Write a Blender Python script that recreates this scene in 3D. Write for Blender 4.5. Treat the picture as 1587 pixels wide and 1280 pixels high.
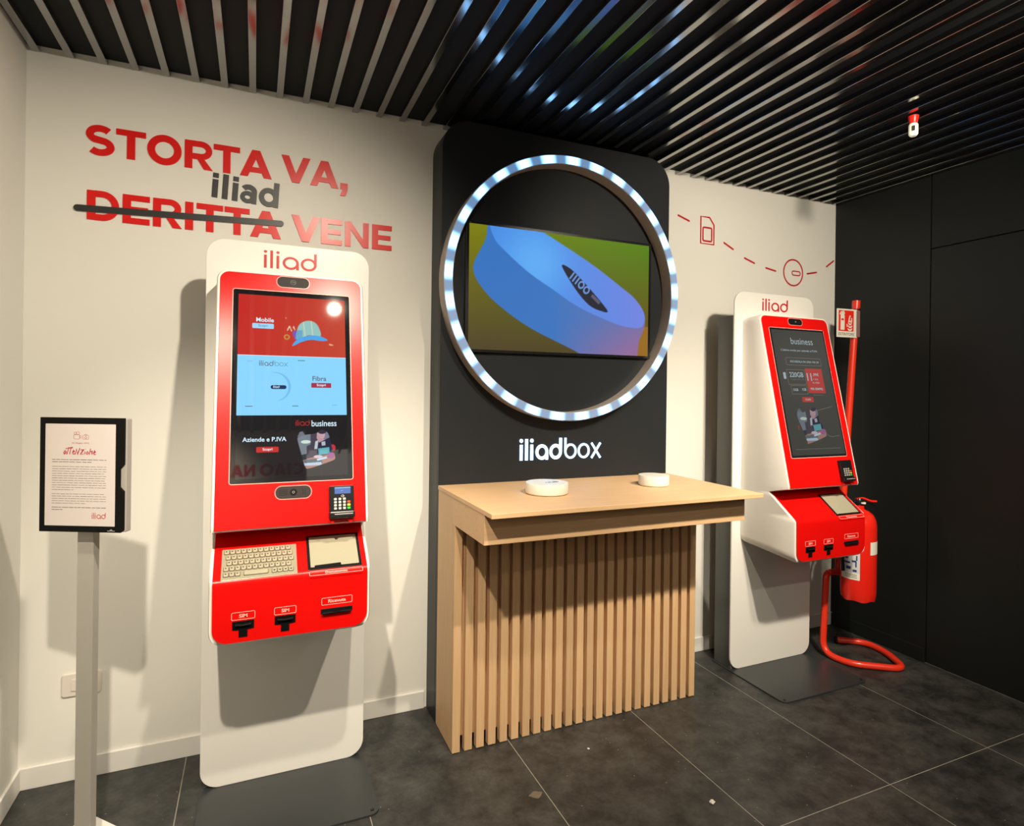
import bpy, bmesh, math, random
import numpy as np
from mathutils import Vector, Matrix
random.seed(7)
PI = math.pi
C = bpy.context.scene.collection
for o in list(bpy.data.objects):
    bpy.data.objects.remove(o, do_unlink=True)

# ------------------------------------------------------------------ camera
cam_d = bpy.data.cameras.new('camera')
cam = bpy.data.objects.new('camera', cam_d); C.objects.link(cam)
yaw, pitch, roll, FPX = 0.4081, -0.0006, 0.0129, 918.76
fw = Vector((math.sin(yaw)*math.cos(pitch), math.cos(yaw)*math.cos(pitch), math.sin(pitch)))
r0 = Vector((math.cos(yaw), -math.sin(yaw), 0)); u0 = r0.cross(fw)
rr_ = r0*math.cos(roll) + u0*math.sin(roll); uu_ = -r0*math.sin(roll) + u0*math.cos(roll)
cam.matrix_world = Matrix(((rr_.x, uu_.x, -fw.x, 0), (rr_.y, uu_.y, -fw.y, -2.612), (rr_.z, uu_.z, -fw.z, 1.44), (0, 0, 0, 1)))
cam_d.sensor_fit = 'HORIZONTAL'; cam_d.sensor_width = 36
cam_d.lens = 36*FPX/1587; cam_d.shift_y = -35.55/1587; cam_d.clip_start = 0.02
bpy.context.scene.camera = cam

# ------------------------------------------------------------------ world, exposure, lights
sc = bpy.context.scene
sc.view_settings.view_transform = 'Standard'; sc.view_settings.look = 'None'
sc.view_settings.gamma = 1; sc.view_settings.use_curve_mapping = False
sc.view_settings.exposure = 0.0
w = bpy.data.worlds.new('world'); sc.world = w; w.use_nodes = True
w.node_tree.nodes['Background'].inputs[0].default_value = (1.0, 0.93, 0.82, 1)
w.node_tree.nodes['Background'].inputs[1].default_value = 0.08

def spot(name, loc, target, power, size=74, blend=0.35, rad=0.035, col=(1, 0.89, 0.70)):
    d = bpy.data.lights.new(name, 'SPOT'); d.energy = power; d.spot_size = math.radians(size); d.spot_blend = blend
    d.shadow_soft_size = rad; d.color = col
    o = bpy.data.objects.new(name, d); C.objects.link(o); o.location = loc
    o.rotation_euler = (Vector(target)-Vector(loc)).to_track_quat('-Z', 'Y').to_euler()
    return o
def area(name, loc, rot, sx, sy, power, col=(1, 0.9, 0.76)):
    d = bpy.data.lights.new(name, 'AREA'); d.shape = 'RECTANGLE'; d.size = sx; d.size_y = sy; d.energy = power; d.color = col
    o = bpy.data.objects.new(name, d); C.objects.link(o); o.location = loc; o.rotation_euler = rot
    return o
spot('ceiling_spotlight', (-0.22, -2.10, 2.60), (0.20, 0.0, 0.04), 260, size=56, blend=1, rad=.025)
spot('ceiling_spotlight', (0.44, -1.73, 2.60), (-0.50, 0.0, 0.60), 146, size=110, blend=1, rad=.028)
spot('ceiling_spotlight', (1.09, -2.08, 2.60), (0.98, -0.2, 0.0), 160, size=74, blend=1, rad=.025)
spot('ceiling_spotlight', (1.95, -2.12, 2.60), (2.72, 0.0, 1.75), 235, size=94, blend=1, rad=.08)
spot('ceiling_spotlight', (1.75, -2.12, 2.60), (2.42, -0.22, 0.12), 260, size=68, blend=1)  # extra spot, added to brighten the low front of the right kiosk
spot('ceiling_spotlight', (1.90, -3.30, 2.60), (2.3, -0.9, 0.0), 50, size=90, blend=1)
spot('rear_wall_fill', (-0.35, -3.05, 2.60), (-0.55, -3.80, 2.00), 90, size=95, blend=1)  # added spot, brightens the rear wall mirrored in the left kiosk screen
area('fill_area', (1.4, -4.6, 2.55), (math.radians(20), 0, 0), 3.0, 1.2, 13)  # unseen soft area light added as ambient fill

# ------------------------------------------------------------------ materials
def mat(name, col, rough=0.5, metal=0.0, emis=None, es=1.0, coat=0.0, spec=0.5, noise=None, bump=None, coat_rough=0.05):
    m = bpy.data.materials.new(name); m.use_nodes = True
    nt = m.node_tree; b = nt.nodes['Principled BSDF']
    b.inputs['Base Color'].default_value = (*col, 1); b.inputs['Roughness'].default_value = rough
    b.inputs['Metallic'].default_value = metal; b.inputs['Specular IOR Level'].default_value = spec
    b.inputs['Coat Weight'].default_value = coat; b.inputs['Coat Roughness'].default_value = coat_rough
    if emis is not None:
        b.inputs['Emission Color'].default_value = (*emis, 1); b.inputs['Emission Strength'].default_value = es
    if noise or bump:
        tc = nt.nodes.new('ShaderNodeTexCoord')
    if noise:   # (scale, amount)
        n = nt.nodes.new('ShaderNodeTexNoise'); n.inputs['Scale'].default_value = noise[0]; n.inputs['Detail'].default_value = 5
        nt.links.new(tc.outputs['Object'], n.inputs['Vector'])
        mx = nt.nodes.new('ShaderNodeMix'); mx.data_type = 'RGBA'; a = noise[1]
        mx.inputs[6].default_value = (*[c*(1-a) for c in col], 1); mx.inputs[7].default_value = (*[min(1, c*(1+a)) for c in col], 1)
        nt.links.new(n.outputs[0], mx.inputs[0]); nt.links.new(mx.outputs[2], b.inputs['Base Color'])
    if bump:    # (scale, strength)
        n2 = nt.nodes.new('ShaderNodeTexNoise'); n2.inputs['Scale'].default_value = bump[0]; n2.inputs['Detail'].default_value = 3
        nt.links.new(tc.outputs['Object'], n2.inputs['Vector'])
        bp = nt.nodes.new('ShaderNodeBump'); bp.inputs['Strength'].default_value = bump[1]; bp.inputs['Distance'].default_value = 0.001
        nt.links.new(n2.outputs[0], bp.inputs['Height']); nt.links.new(bp.outputs[0], b.inputs['Normal'])
    return m
def s2l(r, g, b):
    f = lambda c: ((c/255+0.055)/1.055)**2.4 if c > 10 else c/255/12.92
    return (f(r), f(g), f(b))
M = {}
M['wall'] = mat('white_paint', (0.80, 0.78, 0.73), 0.75, noise=(3, 0.015), bump=(180, 0.08))
M['skirt'] = mat('white_skirting', (0.78, 0.76, 0.72), 0.45, noise=(6, 0.01))
M['black_wall'] = mat('black_laminate', (0.0095, 0.0112, 0.0108), 0.42, spec=0.25, noise=(12, 0.1), bump=(300, 0.1))
M['groove'] = mat('dark_gap', (0.004, 0.004, 0.004), 0.8, noise=(20, 0.1))
M['deck'] = mat('ceiling_deck', (0.013, 0.0145, 0.0165), 0.6, spec=0.12, noise=(10, 0.2), bump=(60, 0.2))
M['slat'] = mat('ceiling_slat_metal', (0.29, 0.29, 0.285), 0.14, metal=1.0, coat=1.0, coat_rough=0.10, noise=(40, 0.05))
M['panel'] = mat('charcoal_panel', (0.019, 0.021, 0.024), 0.42, spec=0.22, noise=(8, 0.06), bump=(400, 0.05))
M['white'] = mat('white_gloss_metal', (0.82, 0.80, 0.76), 0.28, coat=0.2, coat_rough=0.1, noise=(5, 0.01))
M['body'] = mat('white_satin_metal', (0.80, 0.76, 0.70), 0.4, noise=(5, 0.012))
M['red'] = mat('red_satin_metal', (0.66, 0.004, 0.003), 0.28, spec=0.25, noise=(5, 0.02))
M['red_plex'] = mat('red_acrylic_letter', (0.72, 0.012, 0.010), 0.30, spec=0.3, noise=(5, 0.02))
M['dark_plex'] = mat('charcoal_acrylic', (0.018, 0.019, 0.021), 0.42, noise=(5, 0.05))
M['logo_red'] = mat('red_vinyl', (0.52, 0.010, 0.014), 0.35, noise=(9, 0.04))
M['pink'] = mat('pale_pink_print', (0.90, 0.42, 0.36), 0.4, noise=(9, 0.02))
M['steel_base'] = mat('dark_grey_powdercoat', (0.026, 0.029, 0.031), 0.34, noise=(30, 0.08), bump=(500, 0.15))
M['column'] = mat('dark_grey_column', (0.085, 0.088, 0.082), 0.42, noise=(10, 0.05))
M['black'] = mat('black_plastic', (0.008, 0.008, 0.009), 0.25, noise=(20, 0.1))
M['black_matte'] = mat('black_matte_plastic', (0.004, 0.004, 0.004), 0.5, spec=0.12, noise=(20, 0.1))
M['glass'] = mat('black_glass', (0.010, 0.010, 0.012), 0.035, spec=0.6, noise=(3, 0.05))
M['lens'] = mat('camera_lens', (0.002, 0.002, 0.003), 0.08, noise=(30, 0.1))
M['rim'] = mat('pink_rim', (0.75, 0.30, 0.27), 0.3, noise=(30, 0.02))
M['speaker'] = mat('dark_brown_grille', (0.035, 0.028, 0.027), 0.5, spec=0.15, noise=(60, 0.2))
M['steel'] = mat('brushed_steel', (0.46, 0.42, 0.30), 0.30, metal=0.45, noise=(40, 0.06), bump=(200, 0.05))
M['key'] = mat('steel_key', (0.54, 0.49, 0.36), 0.30, metal=0.4, noise=(60, 0.08))
M['keymark'] = mat('key_marking', (0.03, 0.022, 0.012), 0.6, noise=(60, 0.08))
M['scan'] = mat('scanner_glass', (0.36, 0.34, 0.25), 0.12, spec=0.6, noise=(6, 0.03))
M['alu'] = mat('anodised_aluminium', (0.42, 0.40, 0.36), 0.42, metal=0.25, noise=(50, 0.03), bump=(200, 0.05))
M['grey'] = mat('grey_plastic', (0.36, 0.33, 0.30), 0.5, noise=(20, 0.03))
M['paper'] = mat('paper', (0.62, 0.56, 0.54), 0.55, coat=0.2, noise=(8, 0.02))
M['ink'] = mat('grey_ink', (0.13, 0.11, 0.11), 0.6, noise=(40, 0.1))
M['inkred'] = mat('red_ink', (0.42, 0.03, 0.05), 0.6, noise=(40, 0.1))
M['router'] = mat('white_plastic', (0.82, 0.78, 0.70), 0.32, noise=(10, 0.01))
M['ext_red'] = mat('red_enamel', (0.78, 0.018, 0.008), 0.25, coat=0.3, noise=(8, 0.03))
M['tube_red'] = mat('orange_red_tube', (0.80, 0.035, 0.012), 0.32, coat=0.2, noise=(8, 0.03))
M['label'] = mat('extinguisher_label', (0.62, 0.64, 0.66), 0.4, noise=(30, 0.03))
M['blue_ink'] = mat('blue_ink', (0.02, 0.03, 0.16), 0.5, noise=(30, 0.1))
M['sign_white'] = mat('sign_white', (0.80, 0.78, 0.68), 0.4, noise=(10, 0.02))
M['sign_red'] = mat('sign_red', (0.80, 0.02, 0.01), 0.35, noise=(10, 0.02))
M['clear'] = mat('cloudy_clip', (0.25, 0.13, 0.13), 0.25, noise=(10, 0.05))
M['crumb'] = mat('plaster', (0.62, 0.58, 0.50), 0.9, noise=(100, 0.1))
M['gum'] = mat('brown_stain', (0.13, 0.10, 0.07), 0.8, noise=(90, 0.35))
M['socket'] = mat('socket_plastic', (0.72, 0.66, 0.60), 0.35, noise=(20, 0.02))
def emi(name, rgb, st=1.0, rough=0.025):
    return mat(name, (0.004, 0.004, 0.004), rough, spec=0.9, emis=s2l(*rgb), es=st, noise=(3, 0.05))
M['logo_light'] = mat('backlit_logo', (0.8, 0.8, 0.8), 0.4, emis=(0.30, 0.60, 1.0), es=2.6, noise=(3, 0.02))
M['e_blue'] = emi('screen_sky_blue', (140, 214, 255))
M['e_lblue'] = emi('screen_pale_blue', (160, 218, 250))
M['e_shade'] = emi('screen_blue_shade', (118, 190, 240))
M['e_navy'] = emi('screen_navy', (30, 55, 95))
M['e_grey'] = emi('screen_grey_text', (95, 110, 125))
M['e_teal'] = emi('screen_teal', (60, 130, 125))
M['e_white'] = emi('screen_white_text', (215, 240, 255))
M['e_red'] = emi('screen_red', (200, 45, 42))
M['e_crim'] = emi('screen_crimson', (170, 50, 75))
M['e_black'] = emi('screen_black', (26, 24, 28))
M['e_dim'] = emi('dim_screen', (62, 62, 58))
M['e_dimtext'] = emi('dim_screen_text', (150, 165, 170))
M['e_dimline'] = emi('dim_screen_line', (105, 105, 100))
M['e_dimred'] = emi('dim_screen_red', (165, 55, 52))
M['e_pos'] = emi('terminal_display', (75, 115, 190))
M['e_poslt'] = emi('terminal_display_band', (150, 185, 225))
M['k_white'] = mat('key_white', (0.55, 0.55, 0.50), 0.4, noise=(50, 0.05))
M['k_red'] = mat('key_red', (0.55, 0.06, 0.02), 0.4, noise=(50, 0.05))
M['k_yel'] = mat('key_yellow', (0.75, 0.50, 0.02), 0.4, noise=(50, 0.05))
M['k_grn'] = mat('key_green', (0.03, 0.50, 0.05), 0.4, noise=(50, 0.05))

def vcol_mat(name, st=1.0, rough=0.025):
    m = bpy.data.materials.new(name); m.use_nodes = True; nt = m.node_tree; b = nt.nodes['Principled BSDF']
    a = nt.nodes.new('ShaderNodeAttribute'); a.attribute_name = 'Col'
    b.inputs['Base Color'].default_value = (0.004, 0.004, 0.004, 1); b.inputs['Roughness'].default_value = rough; b.inputs['Specular IOR Level'].default_value = 0.9
    nt.links.new(a.outputs['Color'], b.inputs['Emission Color']); b.inputs['Emission Strength'].default_value = st
    return m
M['picture'] = vcol_mat('screen_picture')
M['tv_picture'] = vcol_mat('tv_picture', 1.0, 0.5); M['tv_picture'].node_tree.nodes['Principled BSDF'].inputs['Specular IOR Level'].default_value = 0.15

def wood(name, horizontal):
    m = bpy.data.materials.new(name); m.use_nodes = True; nt = m.node_tree; b = nt.nodes['Principled BSDF']
    tc = nt.nodes.new('ShaderNodeTexCoord'); mp = nt.nodes.new('ShaderNodeMapping')
    mp.inputs['Scale'].default_value = (1.2, 16, 16) if horizontal else (22, 22, 1.0)
    n = nt.nodes.new('ShaderNodeTexNoise'); n.inputs['Scale'].default_value = 6; n.inputs['Detail'].default_value = 7; n.inputs['Roughness'].default_value = 0.6
    oi = nt.nodes.new('ShaderNodeObjectInfo'); ad = nt.nodes.new('ShaderNodeVectorMath'); ad.operation = 'ADD'
    cb = nt.nodes.new('ShaderNodeCombineXYZ'); ml = nt.nodes.new('ShaderNodeMath'); ml.operation = 'MULTIPLY'; ml.inputs[1].default_value = 9
    nt.links.new(oi.outputs['Random'], ml.inputs[0]); nt.links.new(ml.outputs[0], cb.inputs[2])
    nt.links.new(tc.outputs['Object'], ad.inputs[0]); nt.links.new(cb.outputs[0], ad.inputs[1])
    nt.links.new(ad.outputs[0], mp.inputs[0]); nt.links.new(mp.outputs[0], n.inputs['Vector'])
    cr = nt.nodes.new('ShaderNodeValToRGB')
    cr.color_ramp.elements[0].position = 0.30; cr.color_ramp.elements[0].color = (0.60, 0.375, 0.195, 1)
    cr.color_ramp.elements[1].position = 0.72; cr.color_ramp.elements[1].color = (0.68, 0.445, 0.25, 1)
    nt.links.new(n.outputs[0], cr.inputs[0])
    hs = nt.nodes.new('ShaderNodeHueSaturation'); mr = nt.nodes.new('ShaderNodeMapRange')
    mr.inputs['To Min'].default_value = 0.92; mr.inputs['To Max'].default_value = 1.08
    nt.links.new(oi.outputs['Random'], mr.inputs[0]); nt.links.new(mr.outputs[0], hs.inputs['Value'])
    nt.links.new(cr.outputs[0], hs.inputs['Color']); nt.links.new(hs.outputs[0], b.inputs['Base Color'])
    b.inputs['Roughness'].default_value = 0.5
    bp = nt.nodes.new('ShaderNodeBump'); bp.inputs['Strength'].default_value = 0.12; bp.inputs['Distance'].default_value = 0.001
    nt.links.new(n.outputs[0], bp.inputs['Height']); nt.links.new(bp.outputs[0], b.inputs['Normal'])
    return m
M['wood_v'] = wood('oak_upright_grain', False); M['wood_h'] = wood('oak_lengthwise_grain', True)

def tile_mat():
    m = bpy.data.materials.new('anthracite_tile'); m.use_nodes = True; nt = m.node_tree; b = nt.nodes['Principled BSDF']
    g = nt.nodes.new('ShaderNodeNewGeometry')
    n = nt.nodes.new('ShaderNodeTexNoise'); n.inputs['Scale'].default_value = 7; n.inputs['Detail'].default_value = 12; n.inputs['Roughness'].default_value = 0.74
    n2 = nt.nodes.new('ShaderNodeTexNoise'); n2.inputs['Scale'].default_value = 60; n2.inputs['Detail'].default_value = 4
    nt.links.new(g.outputs['Position'], n.inputs['Vector']); nt.links.new(g.outputs['Position'], n2.inputs['Vector'])
    cr = nt.nodes.new('ShaderNodeValToRGB')
    cr.color_ramp.elements[0].position = 0.40; cr.color_ramp.elements[0].color = (0.022, 0.0225, 0.022, 1)
    cr.color_ramp.elements[1].position = 0.64; cr.color_ramp.elements[1].color = (0.074, 0.073, 0.067, 1)
    nt.links.new(n.outputs[0], cr.inputs[0])
    vo = nt.nodes.new('ShaderNodeTexVoronoi'); vo.inputs['Scale'].default_value = 34
    nt.links.new(g.outputs['Position'], vo.inputs['Vector'])
    sp = nt.nodes.new('ShaderNodeMath'); sp.operation = 'LESS_THAN'; sp.inputs[1].default_value = 0.075
    nt.links.new(vo.outputs['Distance'], sp.inputs[0])
    sel = nt.nodes.new('ShaderNodeSeparateColor'); nt.links.new(vo.outputs['Color'], sel.inputs[0])
    gt = nt.nodes.new('ShaderNodeMath'); gt.operation = 'GREATER_THAN'; gt.inputs[1].default_value = 0.72
    nt.links.new(sel.outputs[0], gt.inputs[0])
    mu = nt.nodes.new('ShaderNodeMath'); mu.operation = 'MULTIPLY'; nt.links.new(sp.outputs[0], mu.inputs[0]); nt.links.new(gt.outputs[0], mu.inputs[1])
    mu2 = nt.nodes.new('ShaderNodeMath'); mu2.operation = 'MULTIPLY'; mu2.inputs[1].default_value = 0.75; nt.links.new(mu.outputs[0], mu2.inputs[0])
    mx = nt.nodes.new('ShaderNodeMix'); mx.data_type = 'RGBA'; mx.inputs[7].default_value = (0.30, 0.28, 0.24, 1)
    nt.links.new(mu2.outputs[0], mx.inputs[0]); nt.links.new(cr.outputs[0], mx.inputs[6])
    mm = nt.nodes.new('ShaderNodeMix'); mm.data_type = 'RGBA'; mm.blend_type = 'MULTIPLY'; mm.inputs[0].default_value = 0.5
    nt.links.new(mx.outputs[2], mm.inputs[6]); nt.links.new(n2.outputs[0], mm.inputs[7])
    nt.links.new(mm.outputs[2], b.inputs['Base Color'])
    mr = nt.nodes.new('ShaderNodeMapRange'); mr.inputs['To Min'].default_value = 0.38; mr.inputs['To Max'].default_value = 0.6
    nt.links.new(n.outputs[0], mr.inputs[0]); nt.links.new(mr.outputs[0], b.inputs['Roughness'])
    bp = nt.nodes.new('ShaderNodeBump'); bp.inputs['Strength'].default_value = 0.25; bp.inputs['Distance'].default_value = 0.001
    nt.links.new(n2.outputs[0], bp.inputs['Height']); nt.links.new(bp.outputs[0], b.inputs['Normal'])
    return m
M['tile'] = tile_mat()
M['grout'] = mat('grey_grout', (0.26, 0.24, 0.20), 0.85, noise=(60, 0.2))

# ------------------------------------------------------------------ mesh helpers
def obj(name, bm, m, parent=None, bev=None, smooth=False, loc=None):
    me = bpy.data.meshes.new(name)
    if smooth:
        for f in bm.faces: f.smooth = True
    bm.to_mesh(me); bm.free()
    if isinstance(m, (list, tuple)):
        for q in m: me.materials.append(q)
    else: me.materials.append(m)
    o = bpy.data.objects.new(name, me); C.objects.link(o)
    if parent: o.parent = parent
    if loc: o.location = loc
    if bev:
        md = o.modifiers.new('bevel', 'BEVEL'); md.width = bev; md.segments = 2; md.limit_method = 'ANGLE'; md.angle_limit = math.radians(40)
    if smooth:
        md = o.modifiers.new('edge', 'EDGE_SPLIT'); md.split_angle = math.radians(40)
    return o
def tag(o, label=None, cat=None, group=None, kind=None):
    if label: o['label'] = label
    if cat: o['category'] = cat
    if group: o['group'] = group
    if kind: o['kind'] = kind
    return o
def thing(name, label, cat, loc=(0, 0, 0), rz=0, group=None):
    o = bpy.data.objects.new(name, None); C.objects.link(o); o.location = loc; o.rotation_euler = (0, 0, rz)
    o.empty_display_size = 0.1
    return tag(o, label, cat, group)
def box(bm, x0, x1, y0, y1, z0, z1):
    v = [bm.verts.new(p) for p in ((x0, y0, z0), (x1, y0, z0), (x1, y1, z0), (x0, y1, z0), (x0, y0, z1), (x1, y0, z1), (x1, y1, z1), (x0, y1, z1))]
    for f in ((0, 3, 2, 1), (4, 5, 6, 7), (0, 1, 5, 4), (1, 2, 6, 5), (2, 3, 7, 6), (3, 0, 4, 7)): bm.faces.new([v[i] for i in f])
    return bm
def bx(*a):
    return box(bmesh.new(), *a)
class Frame:   # a plane: origin, two in-plane axes, outward normal
    def __init__(s, o, u, v, n=None):
        s.o = Vector(o); s.u = Vector(u).normalized(); s.v = Vector(v).normalized()
        s.n = Vector(n).normalized() if n else s.u.cross(s.v)
    def p(s, a, b, d=0): return s.o + s.u*a + s.v*b + s.n*d
    def at(s, a, b, d=0): return Frame(s.p(a, b, d), s.u, s.v, s.n)
JIT = [0, 0]
def jit(d1):
    if not JIT[0]: return d1
    JIT[1] = (JIT[1]+1) % 9; return d1+JIT[0]*JIT[1]
def prism(bm, poly, F, d0, d1):
    d1 = jit(d1)
    n = len(poly)
    A = [bm.verts.new(F.p(a, b, d1)) for a, b in poly]; B = [bm.verts.new(F.p(a, b, d0)) for a, b in poly]
    try:
        bm.faces.new(A); bm.faces.new(B[::-1])
        for i in range(n):
            j = (i+1) % n; bm.faces.new((A[i], B[i], B[j], A[j]))
    except ValueError: pass
    return bm
def rr(w_, h, r, n=6, cx=0, cy=0, which='1111'):   # rounded rectangle, corners in the order tr, tl, bl, br
    pts = []
    for k, (sx, sy, a0) in enumerate(((1, 1, 0), (-1, 1, 90), (-1, -1, 180), (1, -1, 270))):
        X, Y = cx+sx*w_/2, cy+sy*h/2
        if which[k] == '0': pts.append((X, Y)); continue
        for i in range(n+1):
            t = math.radians(a0+90*i/n); pts.append((X-sx*r+r*math.cos(t), Y-sy*r+r*math.sin(t)))
    return pts
def ell(cx, cy, rx, ry, n=32): return [(cx+rx*math.cos(2*PI*i/n), cy+ry*math.sin(2*PI*i/n)) for i in range(n)]
def strip(bm, L, R, F, d0, d1, closed=False):
    d1 = jit(d1)
    n = len(L); m_ = []
    for (a, b), (c, d) in zip(L, R): m_.append([bm.verts.new(F.p(a, b, d1)), bm.verts.new(F.p(c, d, d1)), bm.verts.new(F.p(c, d, d0)), bm.verts.new(F.p(a, b, d0))])
    rng = range(n if closed else n-1)
    for i in rng:
        p, q = m_[i], m_[(i+1) % n]
        for k in range(4):
            l = (k+1) % 4; bm.faces.new((p[k], p[l], q[l], q[k]))
    if not closed:
        bm.faces.new(m_[0][::-1]); bm.faces.new(m_[-1])
def stroke(bm, pts, w_, F, d0, d1, closed=False):
    n = len(pts); L = []; R = []
    for i in range(n):
        if closed: a, b = pts[i-1], pts[(i+1) % n]
        else: a, b = pts[max(0, i-1)], pts[min(n-1, i+1)]
        dx, dy = b[0]-a[0], b[1]-a[1]; l = math.hypot(dx, dy) or 1
        ww = w_(i/(n-1)) if callable(w_) else w_
        nx, ny = -dy/l*ww/2, dx/l*ww/2
        if not closed and 0 < i < n-1:
            d1x, d1y = pts[i][0]-pts[i-1][0], pts[i][1]-pts[i-1][1]; l1 = math.hypot(d1x, d1y) or 1
            cs = max(0.4, (dx*d1x+dy*d1y)/(l*l1)); nx /= cs; ny /= cs
        L.append((pts[i][0]+nx, pts[i][1]+ny)); R.append((pts[i][0]-nx, pts[i][1]-ny))
    strip(bm, L, R, F, d0, d1, closed)
def arc(cx, cy, rx, ry, a0, a1, n=20): return [(cx+rx*math.cos(math.radians(a0+(a1-a0)*i/n)), cy+ry*math.sin(math.radians(a0+(a1-a0)*i/n))) for i in range(n+1)]
def outline(bm, poly, w_, F, d0, d1): stroke(bm, poly, w_, F, d0, d1, True)
def lathe(bm, prof, c=(0, 0, 0), n=40, wob=None):
    rings = []
    for r, z in prof:
        rings.append([bm.verts.new((c[0]+r*math.cos(2*PI*i/n), c[1]+r*math.sin(2*PI*i/n), c[2]+z)) for i in range(n)])
    for a, b in zip(rings, rings[1:]):
        for i in range(n):
            j = (i+1) % n; bm.faces.new((a[i], a[j], b[j], b[i]))
    bm.faces.new(rings[0][::-1]); bm.faces.new(rings[-1])
    return bm
def tube(bm, pts, r, n=14, caps=True):
    pts = [Vector(p) for p in pts]; rings = []; up = None
    for i, p in enumerate(pts):
        t = (pts[min(i+1, len(pts)-1)]-pts[max(i-1, 0)]).normalized()
        if up is None:
            up = Vector((0, 0, 1)) if abs(t.z) < 0.9 else Vector((1, 0, 0))
        s = t.cross(up).normalized(); up = s.cross(t).normalized()
        rings.append([bm.verts.new(p+(s*math.cos(2*PI*k/n)+up*math.sin(2*PI*k/n))*r) for k in range(n)])
    for a, b in zip(rings, rings[1:]):
        for i in range(n):
            j = (i+1) % n; bm.faces.new((a[i], a[j], b[j], b[i]))
    if caps: bm.faces.new(rings[0][::-1]); bm.faces.new(rings[-1])
    return bm
def round_path(pts, rad, n=8):
    P = [Vector(p) for p in pts]; out = [P[0]]
    for i in range(1, len(P)-1):
        a = (P[i-1]-P[i]); b = (P[i+1]-P[i]); r = min(rad, a.length*0.48, b.length*0.48)
        A = P[i]+a.normalized()*r; B = P[i]+b.normalized()*r
        for k in range(n+1):
            t = k/n; out.append(A*(1-t)**2+P[i]*2*t*(1-t)+B*t**2)
    out.append(P[-1]); return out
def text(bm, s, F, w_=None, h=None, d=0.0003, bold=0.0, x=0, y=0, align='c', slant=0.0, thick=0.0002):
    """built-in font outlines as thin plates on the plane F; w_/h = size of the word's box"""
    cu = bpy.data.curves.new('t', 'FONT'); cu.body = s; cu.size = 1; cu.offset = bold; cu.resolution_u = 4; cu.shear = slant
    o = bpy.data.objects.new('t', cu); me = bpy.data.meshes.new_from_object(o)
    V = [v.co.copy() for v in me.vertices]
    x0 = min(v.x for v in V); x1 = max(v.x for v in V); y0 = min(v.y for v in V); y1 = max(v.y for v in V)
    sx = (w_/(x1-x0)) if w_ else None; sy = (h/(y1-y0)) if h else None
    if sx is None: sx = sy
    if sy is None: sy = sx
    ox = {'c': -(x0+x1)/2, 'l': -x0, 'r': -x1}[align]; oy = -(y0+y1)/2
    vs = [bm.verts.new(F.p(x+(v.x+ox)*sx, y+(v.y+oy)*sy, d)) for v in V]
    for p in me.polygons:
        try: bm.faces.new([vs[i] for i in p.vertices])
        except ValueError: pass
    bpy.data.meshes.remove(me); bpy.data.objects.remove(o); bpy.data.curves.remove(cu)
    return bm
def logo(bm, word, F, X, w_, d0, d1, x=0, y=0, thin_from=99, thin_w=None):
    """rounded geometric lower-case word mark; X = x-height, w_ = stroke; baseline at y, starts at x"""
    cx = x; r = X/2-w_/2; A = X*1.36; gap = X*0.21; JIT[0] = (d1-d0)*.04; JIT[1] = 0
    for i, ch in enumerate(word):
        ww = w_ if i < thin_from else (thin_w or w_)
        r = X/2-ww/2
        if ch in 'il':
            top = A if ch == 'l' else X*1.0
            stroke(bm, [(cx+ww/2, y), (cx+ww/2, y+top)], ww, F, d0, d1)
            if ch == 'i': prism(bm, ell(cx+ww/2, y+X*1.25, ww*0.62, ww*0.62, 14), F, d0, d1)
            cx += ww+gap
        elif ch in 'aod':
            stroke(bm, ell(cx+X/2, y+X/2, r, r, 36), ww, F, d0, d1, True)
            if ch == 'a': stroke(bm, [(cx+X-ww/2, y), (cx+X-ww/2, y+X*0.5)], ww, F, d0, d1)
            if ch == 'd': stroke(bm, [(cx+X-ww/2, y+X*0.5), (cx+X-ww/2, y+A*1.02)], ww, F, d0, d1)
            cx += X+gap*(0.55 if ch != 'd' else 1.1)
        elif ch == 'b':
            stroke(bm, ell(cx+X/2, y+X/2, r, r, 36), ww, F, d0, d1, True)
            stroke(bm, [(cx+ww/2, y+X*0.5), (cx+ww/2, y+A*1.02)], ww, F, d0, d1); cx += X+gap*0.55
        elif ch == 'x':
            stroke(bm, [(cx+ww*.4, y), (cx+X*0.82, y+X)], ww, F, d0, d1); stroke(bm, [(cx+ww*.4, y+X), (cx+X*0.82, y)], ww, F, d0, d1); cx += X
    JIT[0] = 0; return cx

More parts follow.
